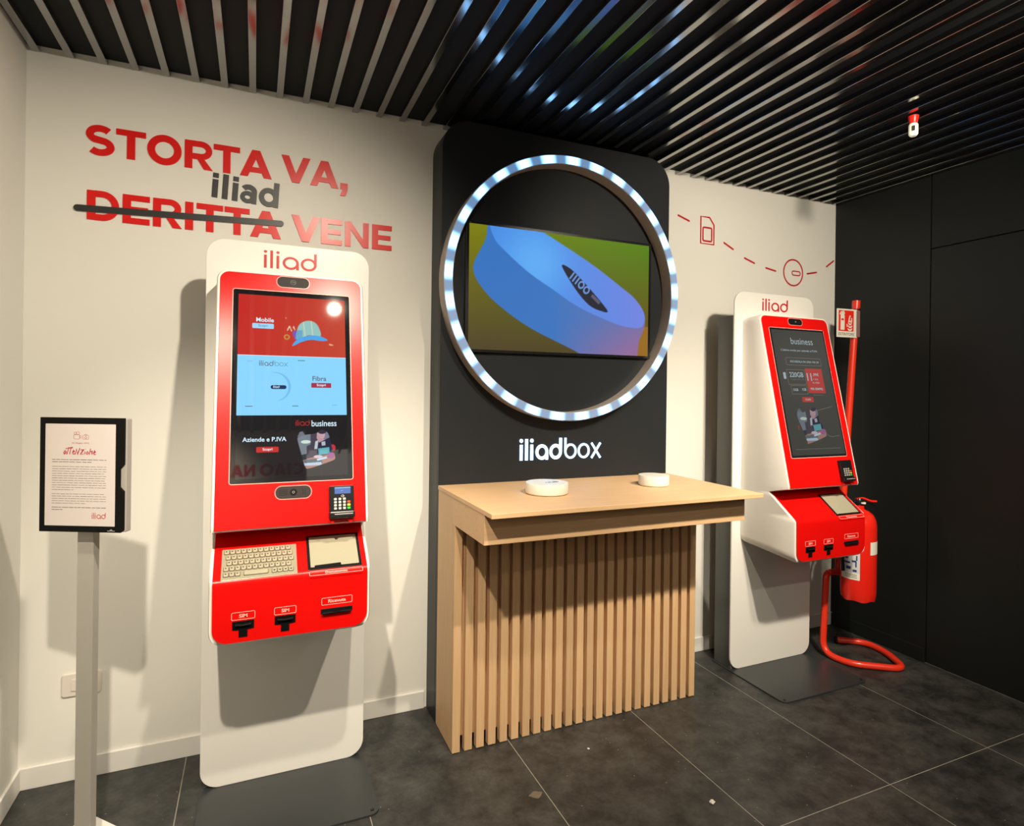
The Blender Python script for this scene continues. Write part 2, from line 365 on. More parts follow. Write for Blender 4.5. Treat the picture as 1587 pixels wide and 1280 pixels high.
def glyph(bm, ch, x0, x1, y0, H, F, d0, d1):
    """heavy geometric capitals between x0 and x1, baseline y0, cap height H"""
    W = x1-x0; s = 0.245*H; b = 0.20*H; JIT[0] = .00008; JIT[1] = 0
    P = lambda pts: prism(bm, [(x0+a, y0+c) for a, c in pts], F, d0, d1)
    Rb = lambda l, r_, t, bb: P([(l, bb), (r_, bb), (r_, t), (l, t)])
    S = lambda pts, w_=s: stroke(bm, [(x0+a, y0+c) for a, c in pts], w_, F, d0, d1)
    if ch == 'T': Rb(0, W, H, H-b); Rb(W/2-s/2, W/2+s/2, H-b, 0)
    elif ch == 'I': Rb(0, W, H, 0)
    elif ch == 'E': Rb(0, s, H, 0); Rb(s, W, H, H-b); Rb(s, W*0.94, H/2+b*.46, H/2-b*.46); Rb(s, W, b, 0)
    elif ch == 'N':
        Rb(0, s*.92, H, 0); Rb(W-s*.92, W, H, 0); P([(s*.90, H), (0.0, H), (W-s*.90, 0), (W, 0)])
    elif ch == 'A':
        t = s*1.12
        P([(0, 0), (t, 0), (W/2+t/2, H), (W/2-t/2, H)]); P([(W-t, 0), (W, 0), (W/2+t/2, H), (W/2-t/2, H)])
        P([(W*.22, .17*H), (W*.78, .17*H), (W*.70, .36*H), (W*.30, .36*H)])
    elif ch == 'V':
        t = s*1.10
        P([(W/2-t/2, 0), (W/2+t/2, 0), (t, H), (0, H)]); P([(W/2-t/2, 0), (W/2+t/2, 0), (W, H), (W-t, H)])
    elif ch == 'O':
        stroke(bm, [(x0+a, y0+c) for a, c in ell(W/2, H/2, W/2-s/2, H/2*1.03-b*.52, 44)], s*.97, F, d0, d1, True)
    elif ch == 'C':
        S(arc(W*.54, H/2, W*.54-s/2, H/2*1.03-b*.52, 48, 312, 34), s*.95)
    elif ch == 'D':
        Rb(0, s, H, 0)
        S([(s*.9, H-b/2)]+arc(W-H*.5, H/2, H*.5-s*.48, H/2-b/2, 90, -90, 26)+[(s*.9, b/2)], b*1.06)
    elif ch == 'R':
        Rb(0, s, H, 0); t = 0.31*H
        S([(s*.9, H-b/2)]+arc(W-t-s*.30, H-t-b*.05, t-s*.20, t-b*.42, 90, -90, 20)+[(s*.9, H-2*t+b*.34)], b*1.02)
        P([(W-s*1.14, 0), (W, 0), (W*.70, .36*H), (W*.44, .36*H)])
    elif ch == 'S':
        rx = W*.5-s*.52; ry = (H*1.03-b)/4
        S(arc(W*.50, H*1.01-b/2-ry, rx*.98, ry, 38, 245, 22)[:-1]+arc(W*.50, b/2-H*.01+ry, rx, ry, 64, -142, 24), s*.90)
    elif ch == ',':
        Rb(W*.15, W, s, 0); P([(W*.35, 0), (W, 0), (W, -H*.02), (W*.78, -H*.26), (W*.10, -H*.26), (W*.40, -H*.02)])
    JIT[0] = 0; return bm

def raster(name, F, w_, h, nx, ny, fn, d, m, parent):
    """a flat picture: a fine grid on plane F (origin = centre) whose vertex colours come from fn(x, y) arrays (sRGB 0-255)"""
    xs = (np.arange(nx+1)/nx-0.5)*w_; ys = (np.arange(ny+1)/ny-0.5)*h
    X, Y = np.meshgrid(xs, ys); col = np.zeros(X.shape+(3,))
    for ox in (-.25, .25):
        for oy in (-.25, .25): col += fn(X+ox*w_/nx, Y+oy*h/ny)/4
    c = col/255; lin = np.where(c <= 0.04045, c/12.92, ((c+0.055)/1.055)**2.4)
    o_, u_, v_, n_ = (np.array(q) for q in (F.o, F.u, F.v, F.n))
    co = o_+X[..., None]*u_+Y[..., None]*v_+n_*d
    me = bpy.data.meshes.new(name); idx = np.arange((nx+1)*(ny+1)).reshape(ny+1, nx+1)
    q = np.stack([idx[:-1, :-1], idx[:-1, 1:], idx[1:, 1:], idx[1:, :-1]], -1).reshape(-1, 4)
    me.from_pydata(co.reshape(-1, 3).tolist(), [], q.tolist())
    at = me.color_attributes.new('Col', 'FLOAT_COLOR', 'POINT')
    rgba = np.ones((lin.shape[0]*lin.shape[1], 4), dtype=np.float32); rgba[:, :3] = lin.reshape(-1, 3)
    at.data.foreach_set('color', rgba.ravel()); me.materials.append(m)
    o = bpy.data.objects.new(name, me); C.objects.link(o); o.parent = parent
    return o
def inside(X, Y, poly):
    r = np.zeros(X.shape, bool); n = len(poly); j = n-1
    for i in range(n):
        xi, yi = poly[i]; xj, yj = poly[j]
        if yi != yj:
            c = ((yi > Y) != (yj > Y)) & (X < (xj-xi)*(Y-yi)/(yj-yi)+xi); r ^= c
        j = i
    return r
def paint(col, mask, rgb):
    col[mask] = rgb if not callable(rgb) else rgb(mask)
    return col
def smooth_poly(pts, n=4):   # closed Catmull-Rom
    out = []; L = len(pts)
    for i in range(L):
        p0, p1, p2, p3 = (np.array(pts[(i+k-1) % L], float) for k in range(4))
        for k in range(n):
            t = k/n; out.append(tuple(0.5*((2*p1)+(-p0+p2)*t+(2*p0-5*p1+4*p2-p3)*t*t+(-p0+3*p1-3*p2+p3)*t**3)))
    return out

# ------------------------------------------------------------------ room
XL, XR, YB, ZC = -0.757, 3.325, -6.5, 2.62
def struct(name, bm, m, parent=None, **k):
    o = obj(name, bm, m, parent, **k)
    if not parent: o['kind'] = 'structure'
    return o
struct('wall_back', bx(XL-.1, XR+.1, 0, .12, -.05, 2.76), M['wall'])
struct('wall_left', bx(XL-.12, XL, YB, 0, -.05, 2.76), M['wall'])
# right wall: black boards with a flush door
wr = struct('wall_right', bx(XR+.02, XR+.14, YB, 0, -.05, 2.76), M['groove'])
struct('wall_panel', bx(XR, XR+.02, -.572, 0, 0, 2.70), M['black_wall'], wr)
struct('wall_panel', bx(XR, XR+.02, -1.62, -.578, 2.229, 2.70), M['black_wall'], wr)
struct('wall_panel', bx(XR, XR+.02, YB, -1.626, 0, 2.70), M['black_wall'], wr)
dr = struct('door_1', bx(XR+.001, XR+.02, -1.62, -.578, 0.004, 2.223), M['black_wall'])
struct('wall_behind', bx(XL-.1, .42, -3.92, -3.80, -.05, 2.76), M['wall'])
struct('wall_front', bx(XL-.1, XR+.1, YB-.12, YB, -.05, 2.76), mat('grey_paint', (0.05, 0.048, 0.045), 0.8, noise=(4, 0.03)))
# floor with its tiles
fl = struct('floor', bx(XL-.1, XR+.1, YB, .1, -.08, -.0005), M['grout'])
tw, tl, g = .5994, 1.20, .0034
k = 0
for i in range(-5, 3):
    xa, xb = 2.767+(i-1)*tw+g/2, 2.767+i*tw-g/2
    xa = max(xa, XL); xb = min(xb, XR)
    if xb-xa < .02: continue
    for j in range(6):
        yb = -1.1645-(j-1)*tl-g/2 if j else .0; ya = -1.1645-j*tl+g/2
        yb = min(yb, 0); ya = max(ya, YB)
        if yb-ya < .02: continue
        struct('tile', bx(xa, xb, ya, yb, -.012, 0), M['tile'], fl)
# ceiling deck and slats
ce = struct('ceiling', bx(XL-.1, XR+.1, YB, .1, 2.642, 2.74), M['deck'])
sl0 = None; k = 0
while True:
    x = -0.7292+k*0.1007
    if x > XR-.01: break
    if sl0 is None:
        sl0 = obj('slat', bx(-.0125, .0125, YB+.01, -.001, 2.620, 2.642), M['slat'], ce, bev=.0015, loc=(x, 0, 0))
    else:
        o = sl0.copy(); o.location = (x, 0, 0); C.objects.link(o)
    k += 1
# skirtings
struct('baseboard_back', bx(XL, .713, -.010, 0, 0, .0765), M['skirt'], bev=.002)
struct('baseboard_back', bx(1.937, XR, -.010, 0, 0, .0765), M['skirt'], bev=.002)
struct('baseboard_left', bx(XL, XL+.010, -3.79, -.010, 0, .0765), M['skirt'], bev=.002)
struct('baseboard_right', bx(XR-.010, XR, -.57, -.011, 0, .076), M['black_wall'], bev=.0015)

# ------------------------------------------------------------------ wall lettering
FW = Frame((0, 0, 0), (1, 0, 0), (0, 0, 1), (0, -1, 0))      # back wall, facing the room
wl = thing('wall_lettering', 'red and charcoal raised slogan letters above left kiosk, second line struck through', 'lettering', (-.1, 0, 2.04))
def on(parent, o):   # keep world placement when parenting to an un-rotated empty
    o.location = (-parent.location.x, -parent.location.y, -parent.location.z); return o
L1 = [('S', -.582, -.489), ('T', -.486, -.391), ('O', -.387, -.272), ('R', -.262, -.165), ('T', -.162, -.068), ('A', -.068, .050), ('V', .086, .199), ('A', .198, .313), (',', .315, .351)]
L2 = [('D', -.574, -.473), ('E', -.463, -.376), ('R', -.365, -.269), ('I', -.258, -.230), ('T', -.219, -.126), ('T', -.121, -.030), ('A', -.028, .088), ('V', .127, .240), ('E', .245, .330), ('N', .342, .442), ('E', .456, .542)]
for LL, zb in ((L1, 2.284), (L2, 2.044)):
    for ch, a, b in LL:
        on(wl, obj('letter', glyph(bmesh.new(), ch, a, b, zb, .1075, FW, 0.0002, .004), M['red_plex'], wl))
# small word in between, turned slightly
FI = Frame((-.168, 0, 2.183), (math.cos(-.055), 0, math.sin(-.055)), (-math.sin(-.055), 0, math.cos(-.055)), (0, -1, 0))
s = .0205
def q(f): bm = bmesh.new(); f(bm); return on(wl, obj('letter', bm, M['dark_plex'], wl))
for x0 in (0, .072):
    q(lambda bm: (stroke(bm, [(x0+s/2, 0), (x0+s/2, .071)], s, FI, 0, .004), stroke(bm, [(x0+s/2, .078), (x0+s/2, .096)], s, FI, 0, .004)))
q(lambda bm: stroke(bm, [(.036+s/2, 0), (.036+s/2, .097)], s, FI, 0, .004))
def small_a(bm):
    JIT[0] = .0001
    stroke(bm, ell(.128, .0235, .0185, .0160, 26), .0165, FI, 0, .004, True)
    stroke(bm, arc(.131, .047, .0210, .0175, 150, 0, 14)+[(.152, .0)], .0195, FI, 0, .004)
q(small_a)
q(lambda bm: (stroke(bm, ell(.2060, .037, .027, .0285, 30), .0195, FI, 0, .004, True), stroke(bm, [(.2335, 0), (.2335, .100)], s, FI, 0, .004)))
bm = bmesh.new(); FS = Frame((-.258, 0, 2.0945), (math.cos(.0384), 0, math.sin(.0384)), (-math.sin(.0384), 0, math.cos(.0384)), (0, -1, 0))
prism(bm, rr(.712, .0235, .0117, 8), FS, .0042, .0065)
on(wl, tag(obj('strike_bar', bm, M['dark_plex'], wl), 'black rounded bar crossing out the second line'))
# letters on the wall behind the viewer, seen mirrored in the kiosk screen
wb = thing('wall_lettering', 'red greeting letters on the facing wall, mirrored in the left kiosk screen', 'lettering', (.1, -3.8, 2.22))
FB = Frame((0, -3.8, 0), (-1, 0, 0), (0, 0, 1), (0, 1, 0))
for ch, a, b in (('A', -.185, -.090), ('N', -.083, .003), ('O', .040, .150), ('A', .158, .252), ('I', .262, .288), ('C', .300, .395)):
    on(wb, obj('letter', glyph(bmesh.new(), ch, -b, -a, 2.22, .105, FB, 0.0002, .004), M['red_plex'], wb))

# dashed line with sim and box icons
wd = thing('wall_drawing', 'thin red dashed line with phone card and round box icons on right of white wall', 'wall drawing', (2.6, 0, 2.1))
for (x0, z0), (x1, z1) in (((2.098, 2.404), (2.182, 2.379)), ((2.422, 2.290), (2.498, 2.256)), ((2.576, 2.218), (2.660, 2.193)), ((2.741, 2.176), (2.828, 2.163)), ((3.078, 2.170), (3.166, 2.187)), ((3.244, 2.227), (3.314, 2.274))):
    bm = bmesh.new(); l = math.hypot(x1-x0, z1-z0); a = math.atan2(z1-z0, x1-x0)
    f_ = Frame(((x0+x1)/2, 0, (z0+z1)/2), (math.cos(a), 0, math.sin(a)), (-math.sin(a), 0, math.cos(a)), (0, -1, 0))
    prism(bm, rr(l, .010, .005, 4), f_, 0, .001); on(wd, obj('dash', bm, M['logo_red'], wd))
bm = bmesh.new()
outline(bm, [(2.259, 2.268), (2.352, 2.268), (2.352, 2.378), (2.320, 2.417), (2.259, 2.417)], .0095, FW, 0, .001)
outline(bm, rr(.062, .075, .008, 3, 2.3055, 2.321), .0095, FW, 0, .001); on(wd, obj('phone_card_icon', bm, M['logo_red'], wd))
bm = bmesh.new(); outline(bm, ell(2.966, 2.167, .078, .078, 40), .009, FW, 0, .001); outline(bm, rr(.068, .024, .0119, 6, 2.990, 2.165), .007, FW, 0, .001)
on(wd, obj('round_box_icon', bm, M['logo_red'], wd))

# socket on the wall behind the sign stand
sk = thing('wall_socket', 'white wall socket plate low on the white wall behind the sign post', 'socket', (-.571, 0, .346))
FK = Frame((0, 0, 0), (1, 0, 0), (0, 0, 1), (0, -1, 0))
bm = bmesh.new(); prism(bm, rr(.122, .083, .010, 4), FK, 0, .008); obj('cover_plate', bm, M['socket'], sk, bev=.003)
bm = bmesh.new(); prism(bm, rr(.066, .046, .004, 3), FK, .008, .0095); outline(bm, rr(.072, .050, .004, 3), .002, FK, .008, .0084); obj('insert', bm, M['socket'], sk, bev=.001)
for x in (-.0215, 0, .0215):
    bm = bmesh.new(); prism(bm, rr(.019, .042, .003, 3, x), FK, .0095, .0115); obj('module', bm, M['socket'], sk, bev=.001)

# ------------------------------------------------------------------ dark backdrop panel, ring, tv, lit logo
bp_ = thing('backdrop_panel', 'tall charcoal display panel with rounded top corners behind the wooden counter', 'panel', (1.325, -.075, 0))
FP = Frame((0, 0, 0), (1, 0, 0), (0, 0, 1), (0, -1, 0))
bm = bmesh.new(); prism(bm, rr(1.2, 2.612, .13, 10, 0, 1.3065, '1100'), FP, -.073, .055); obj('carcass', bm, M['panel'], bp_)
bm = bmesh.new(); prism(bm, rr(1.2, 2.612, .13, 10, 0, 1.3065, '1100'), FP, .057, .075); obj('front_board', bm, M['panel'], bp_, bev=.0015)
bm = bmesh.new(); prism(bm, rr(1.194, 2.606, .13, 10, 0, 1.3065, '1100'), FP, .055, .057); obj('shadow_gap', bm, M['groove'], bp_)

def ring_mat():
    m = bpy.data.materials.new('ring_diffuser'); m.use_nodes = True; nt = m.node_tree; b = nt.nodes['Principled BSDF']
    b.inputs['Base Color'].default_value = (0.16, 0.155, 0.155, 1); b.inputs['Roughness'].default_value = 0.5
    tc = nt.nodes.new('ShaderNodeTexCoord'); sx = nt.nodes.new('ShaderNodeSeparateXYZ'); nt.links.new(tc.outputs['Object'], sx.inputs[0])
    at = nt.nodes.new('ShaderNodeMath'); at.operation = 'ARCTAN2'; nt.links.new(sx.outputs[0], at.inputs[0]); nt.links.new(sx.outputs[2], at.inputs[1])
    ml = nt.nodes.new('ShaderNodeMath'); ml.operation = 'MULTIPLY'; ml.inputs[1].default_value = 29; nt.links.new(at.outputs[0], ml.inputs[0])
    cs = nt.nodes.new('ShaderNodeMath'); cs.operation = 'COSINE'; nt.links.new(ml.outputs[0], cs.inputs[0])
    mr = nt.nodes.new('ShaderNodeMapRange'); mr.inputs['From Min'].default_value = -0.75; mr.inputs['From Max'].default_value = 0.9
    mr.inputs['To Min'].default_value = 0.45; mr.inputs['To Max'].default_value = 4.6; mr.interpolation_type = 'SMOOTHSTEP'
    nt.links.new(cs.outputs[0], mr.inputs[0]); nt.links.new(mr.outputs[0], b.inputs['Emission Strength'])
    b.inputs['Emission Color'].default_value = (0.23, 0.53, 1.0, 1)
    return m
M['ring'] = ring_mat()
M['ring_side'] = mat('ring_side_metal', (0.42, 0.36, 0.31), 0.45, noise=(20, 0.05))
rg = thing('light_ring', 'large round led light ring glowing bluish white around the tv', 'light ring', (1.322, -.15, 1.906))
bm = bmesh.new(); stroke(bm, ell(0, 0, .586, .586, 120), .040, FP, .001, .072, True); obj('ring_body', bm, M['ring_side'], rg)
bm = bmesh.new(); stroke(bm, ell(0, 0, .586, .586, 174), .034, FP, .072, .076, True); obj('diffuser', bm, M['ring'], rg)

tv = thing('television', 'flat black television showing a blue disc on green, inside the light ring', 'television', (1.3165, -.15, 1.6))
bm = bmesh.new(); prism(bm, rr(.972, .572, .004, 2, 0, .289), FP, .001, .020); obj('tv_case', bm, M['black'], tv, bev=.001)
F_tv = Frame((0, -.0203, .289), (1, 0, 0), (0, 0, 1), (0, -1, 0))
disc = smooth_poly([(0.949, 2.200), (0.920, 2.100), (0.872, 2.005), (0.866, 1.955), (0.893, 1.902), (0.973, 1.824), (1.141, 1.722), (1.378, 1.625), (1.50, 1.56), (1.700, 1.560), (1.736, 1.686), (1.769, 1.766), (1.761, 1.834), (1.706, 1.897), (1.626, 1.947), (1.496, 2.023), (1.371, 2.086), (1.180, 2.175), (1.1, 2.22)])
top_ = smooth_poly([(0.949, 2.20), (0.958, 2.114), (1.024, 2.05), (1.137, 1.969), (1.254, 1.906), (1.375, 1.841), (1.5, 1.795), (1.629, 1.759), (1.735, 1.753), (1.766, 1.785), (1.761, 1.834), (1.706, 1.897), (1.626, 1.947), (1.496, 2.023), (1.371, 2.086), (1.18, 2.175), (1.1, 2.22)])
pill_ = smooth_poly([(1.3, 2.018), (1.342, 2.012), (1.398, 1.971), (1.498, 1.882), (1.553, 1.824), (1.518, 1.822), (1.449, 1.846), (1.374, 1.916)])
def tv_fn(X, Y):
    x = X+1.3165; z = Y+1.889; u_ = (x-.846)/.942; v_ = (z-1.61)/.55
    c = np.zeros(X.shape+(3,))
    c[..., 0] = 78+50*v_*(1-u_)+70*np.clip(u_-.6, 0, 1)*(1.2-v_); c[..., 1] = 66+62*v_; c[..., 2] = 30-18*v_+8*(1-u_)
    m_ = (x > 1.66) & (z < 1.76); c[m_] = (150, 105, 30)
    m_ = inside(x, z, disc); t = np.clip((x-1.25)/.48, 0, 1)[..., None]; t2 = np.clip((1.78-z)/.2, 0, 1)[..., None]
    side = np.array([58, 116, 190])*(1-t)+np.array([118, 112, 165])*t; side = side*(1-t*t2)+np.array([158, 104, 150])*t*t2
    c = np.where(m_[..., None], side, c)
    m_ = inside(x, z, top_); hl = np.exp(-((x-1.16)**2+(z-2.02)**2)/.03)[..., None]
    tp = np.array([74, 138, 226])*(1-t)+np.array([112, 132, 224])*t+hl*np.array([22, 34, 18])
    c = np.where(m_[..., None], tp, c)
    m_ = inside(x, z, pill_); c = np.where(m_[..., None], np.array([32, 34, 50])*np.ones(3), c)
    # word mark on the dark strip
    a_ = math.atan2(1.82-2.018, 1.553-1.3); dx = x-1.41; dz = z-1.935; p = dx*math.cos(a_)+dz*math.sin(a_); q_ = -dx*math.sin(a_)+dz*math.cos(a_)
    for pc, kind in ((-.070, 'l'), (-.052, 'l'), (-.034, 'l'), (-.006, 'o'), (.030, 'o')):
        if kind == 'l': mk = (abs(p-pc) < .004) & (abs(q_) < .020)
        else: mk = abs(np.hypot(p-pc, q_*0.8)-.013) < .0035
        c = np.where(mk[..., None], np.array([105, 150, 215]), c)
    mk = (abs(p-.095) < .028) & (abs(q_) < .008); c = np.where(mk[..., None], np.array([92, 88, 110]), c)
    return c
pic = raster('screen', F_tv, .944, .548, 340, 196, tv_fn, 0, M['tv_picture'], tv)

lg = thing('lit_logo', 'white backlit lower-case logo letters on the charcoal panel under the light ring', 'logo', (1.319, -.15, 1.118))
word = 'iliadbox'
X_ = .0715; sb, st_ = .0145, .0098
FPp = Frame((0, 0, 0), (1, 0, 0), (0, 0, 1), (0, -1, 0))
bmt = bmesh.new(); endx = logo(bmt, word, FPp, X_, sb, .001, .006, -.213, 0, 5, st_); bmt.free()
scl = .428/(endx+.213-.010)
cx = -.213
for i, ch in enumerate(word):
    bm = bmesh.new(); ww = sb if i < 5 else st_
    nx = logo(bm, ch, FPp, X_, ww, .001, .006, cx, 0)
    for v in bm.verts: v.co.x = -.213+(v.co.x+.213)*scl
    obj('letter', bm, M['logo_light'], lg); cx = nx

# ------------------------------------------------------------------ wooden counter
ct = thing('display_counter', 'light oak counter with vertical slatted front under the glowing logo', 'counter', (1.325, -.27, 0))
def ctp(name, bm, m, bev=.0015, label=None):
    o = obj(name, bm, m, ct, bev=bev); on(ct, o); return tag(o, label)
ctp('tabletop', bx(.724, 1.928, -.782, -.1515, 1.008, 1.025), M['wood_h'])
ctp('side_panel', bx(.726, .745, -.354, -.1515, 0.003, 1.008), M['wood_v'])
ctp('side_panel', bx(1.905, 1.924, -.354, -.1515, 0.003, 1.008), M['wood_v'])
ctp('back_board', bx(.745, 1.905, -.354, -.342, 0.05, .905), M['wood_v'])
ctp('apron_front', bx(.726, 1.900, -.708, -.690, .902, 1.008), M['wood_h'])
ctp('apron_side', bx(.726, .745, -.690, -.354, .902, 1.008), M['wood_h'])
ctp('apron_side', bx(1.881, 1.900, -.690, -.354, .902, 1.008), M['wood_h'])
ctp('apron_underside', bx(.745, 1.881, -.690, -.354, .905, .915), M['wood_h'])
s0 = None
for i in range(24):
    x = .726+i*(1.198-.0325)/23
    if s0 is None: s0 = ctp('slat', bx(0, .0325, -.384, -.354, .003, .902), M['wood_v'], bev=.001); s0.location = (x-1.325, .27, 0)
    else:
        o = s0.copy(); o.location = (x-1.325, .27, 0); C.objects.link(o)

# routers on the counter
def router(loc, r, h, label, text_on):
    t = thing('router', label, 'router', loc, 0, 'white routers on the counter')
    bm = bmesh.new(); lathe(bm, [(r*.93, .001), (r*.985, .004), (r, .008), (r, h-.003), (r*.985, h), (r*.97, h)], n=56); obj('shell', bm, M['router'], t, smooth=True)
    bm = bmesh.new(); lathe(bm, [(r*.90, 0), (r*.90, .0012)], n=40); obj('foot', bm, M['black'], t)
    if text_on:
        F_ = Frame((.02, -.005, h), (math.cos(.12), math.sin(.12), 0), (-math.sin(.12), math.cos(.12), 0), (0, 0, 1))
        bm = bmesh.new(); prism(bm, rr(.062, .020, .0099, 6), F_, 0, .0004); o = obj('display', bm, M['black'], t)
        bm = bmesh.new(); logo(bm, 'iliad', F_, .0075, .0016, .0005, .0006, -.024, -.0045); obj('display_text', bm, M['e_white'], o)
    return t
router((1.080, -.480, 1.025), .0865, .045, 'larger white round router with dark strip, left on the oak counter', True)
router((1.625, -.450, 1.025), .067, .046, 'smaller plain white round router, right on the oak counter', False)

# ------------------------------------------------------------------ kiosks
def f_front(z):   # forward reach of the housing at height z
    P = [(.637, .322), (.645, .333), (.66, .338), (.835, .336), (.845, .331), (.952, .186), (.958, .190), (.984, .298), (.995, .300), (1.837, .104)]
    for (z0, a), (z1, b) in zip(P, P[1:]):
        if z <= z1: return a+(b-a)*(z-z0)/(z1-z0)
    return .104
def make_kiosk(xc, label, body_dx, keyboard, screen_kind):
    K = thing('kiosk', label, 'kiosk', (xc, -.26, 0), group='kiosks with touch screens')
    FX = Frame((0, 0, 0), (1, 0, 0), (0, 0, 1), (0, -1, 0)); dx = body_dx
    # base with bolts
    fz = Frame((0, -.0975, 0), (1, 0, 0), (0, 1, 0), (0, 0, 1))
    bm = bmesh.new(); prism(bm, rr(.57, .495, .030, 6), fz, 0, .007); base = obj('base_plate', bm, M['steel_base'], K, bev=.001)
    for a in (-1, 1):
        for b in (-1, 1):
            bm = bmesh.new(); lathe(bm, [(.006, .007), (.006, .009), (.0045, .0098)], (a*.262, -.0975+b*.225, 0), 16); obj('bolt', bm, M['black'], base)
    # tall plate, column behind
    bm = bmesh.new(); prism(bm, rr(.567, 1.959, .062, 10, 0, .9865), FX, -.010, 0); obj('front_plate', bm, M['white'], K, bev=.002)
    bm = bmesh.new(); box(bm, -.272, .272, .010, .130, .007, 1.842); obj('rear_column', bm, M['column'], K, bev=.002)
    # housing shell
    zs = [.637, .641, .646, .652, .66, .672, .69, .83, .835, .840, .846, .87, .90, .93, .951, .953, .958, .965, .975, .984, .989, .995, 1.01]+[1.01+.0785*i for i in range(1, 10)]+[1.737, 1.79, 1.81, 1.823, 1.831, 1.836, 1.839]
    bm = bmesh.new(); rows = []
    hwid = .243; rt = .034; rb = .048
    for z in zs:
        h_ = hwid
        if z > 1.839-rt: h_ = hwid-rt+math.sqrt(max(0, rt*rt-(z-(1.839-rt))**2))
        if z < .637+rb: h_ = hwid-rb+math.sqrt(max(0, rb*rb-((.637+rb)-z)**2))
        f = f_front(min(z, 1.837)); zb = z+(.026*(1-(z-.637)/.15) if z < .787 else 0)
        if z > 1.81: zb = z-.008
        e = .006
        rows.append([bm.verts.new(p) for p in ((dx-h_, 0, zb), (dx-h_, -f*.5, (z+zb)/2), (dx-h_, -f+e, z), (dx-h_+e*.6, -f, z), (dx+h_-e*.6, -f, z), (dx+h_, -f+e, z), (dx+h_, -f*.5, (z+zb)/2), (dx+h_, 0, zb))])
    for a, b in zip(rows, rows[1:]):
        for i in range(7): bm.faces.new((a[i], a[i+1], b[i+1], b[i]))
    bm.faces.new(rows[0][::-1]); bm.faces.new(rows[-1])
    bmesh.ops.recalc_face_normals(bm, faces=bm.faces)
    obj('housing', bm, M['body'], K, smooth=True)
    # planes on the front: screen face, keyboard slope, lower face
    def plane(f0, z0, f1, z1):   # origin at the upper edge; local (x, -s)
        a = Vector((dx, -f0, z0)); b = Vector((dx, -f1, z1)); v = (a-b).normalized(); return Frame(a, (1, 0, 0), v, Vector((1, 0, 0)).cross(v))
    FA = plane(.104, 1.837, .300, .989); FC = plane(.186, .952, .338, .835); FC = FC.at(0, 0, .0042); FD = plane(.338, .835, .338, .650)
    # upper fascia with rounded top
    bm = bmesh.new(); prism(bm, rr(.472, .860, .030, 8, 0, -.4365, '1111') if False else rr(.466, .8665, .030, 8, 0, -.43825, '1100'), FA, -.002, .0022)
    fa = obj('upper_fascia', bm, M['red'], K, bev=.001)
    # lower fascia: recess, slope, face, following the shell
    bm = bmesh.new(); e = .0022; hw = .2325
    path = [(.296, .9862), (.190, .9565), (.1875+e*.5, .9535), (.3290, .8466), (.3335, .8430), (.3368, .8392), (.3388, .8345), (.3398, .8290), (.3402, .8230), (.3402, .70)]
    pts = [(a+e*.6, b, hw) for a, b in path]
    for i in range(9):
        t = i/8*PI/2; pts.append((.3402+e*.6, 0.6495+.045*(1-math.sin(t)), hw-.045*(1-math.cos(t))))
    prev = None
    for f, z, h_ in pts:
        r = [bm.verts.new((dx-h_, -f, z)), bm.verts.new((dx+h_, -f, z))]
        if prev: bm.faces.new((prev[0], prev[1], r[1], r[0]))
        prev = r
    lf = obj('lower_fascia', bm, M['red'], K)
    for p_ in lf.data.polygons: p_.use_smooth = True
    md = lf.modifiers.new('thick', 'SOLIDIFY'); md.thickness = .0015; md.offset = -1
    es_ = lf.modifiers.new('edge', 'EDGE_SPLIT'); es_.split_angle = math.radians(30)
    # touch screen
    bm = bmesh.new(); prism(bm, rr(.382, .661, .006, 3, 0, -.398), FA, .0022, .0042); ts = obj('touch_screen', bm, M['glass'], K, bev=.0008)
    bm = bmesh.new(); outline(bm, rr(.385, .664, .007, 3, 0, -.398), .0022, FA, .0022, .0030); obj('screen_edge_glint', bm, M['pink'], ts)  # pale outline painted in for the glint along the glass edge
    d = .0045
    flat = lambda name, poly, m, dd=0, par=ts: obj(name, prism(bmesh.new(), poly, FA, d+dd-.0001, d+dd), m, par)
    if screen_kind == 1:
        def red_fn(X, Y):
            x = X; s_ = .1925-Y; c = np.zeros(X.shape+(3,))
            t = np.clip((x+.175)/.35, 0, 1)[..., None]; c = np.array([196, 42, 36])*(1-t)+np.array([196, 72, 52])*t
            arc_ = smooth_poly([(-.02, .205), (-.012, .190), (-.005, .206), (.001, .190), (.006, .205), (.006, .209), (-.001, .198), (-.006, .212), (-.012, .198), (-.018, .209)])
            c[inside(x, s_, arc_)] = (225, 205, 170)
            m_ = np.abs(np.hypot(x+.021, s_-.232)-.0075) < .0022; c[m_] = (190, 150, 70)
            c[inside(x, s_, [(-.004, .216), (.006, .206), (.012, .212), (.012, .242), (.004, .238)])] = (120, 90, 190)
            cap = smooth_poly([(.010, .240), (.012, .205), (.022, .182), (.045, .169), (.068, .172), (.084, .190), (.090, .224), (.05, .222)])
            c[inside(x, s_, cap)] = (150, 196, 190)
            for xx in (.036, .062): c[inside(x, s_, cap) & (np.abs(x-xx-(s_-.2)*.1) < .0016)] = (205, 215, 190)
            c[inside(x, s_, cap) & (x < .030) & (s_ > .205)] = (110, 168, 200)
            c[inside(x, s_, smooth_poly([(-.004, .262), (.010, .242), (.040, .226), (.072, .222), (.098, .227), (.114, .238), (.090, .241), (.058, .238), (.026, .248), (.006, .260)]))] = (78, 168, 236)
            c[inside(x, s_, [(.118, .250), (.130, .252), (.134, .257), (.120, .256)])] = (225, 180, 130)
            c[inside(x, s_, ell(-.024, .163, .002, .003, 8))] = (235, 160, 140)
            return c
        raster('mobile_panel', FA.at(0, -.1925), .350, .215, 220, 136, red_fn, d, M['picture'], ts)
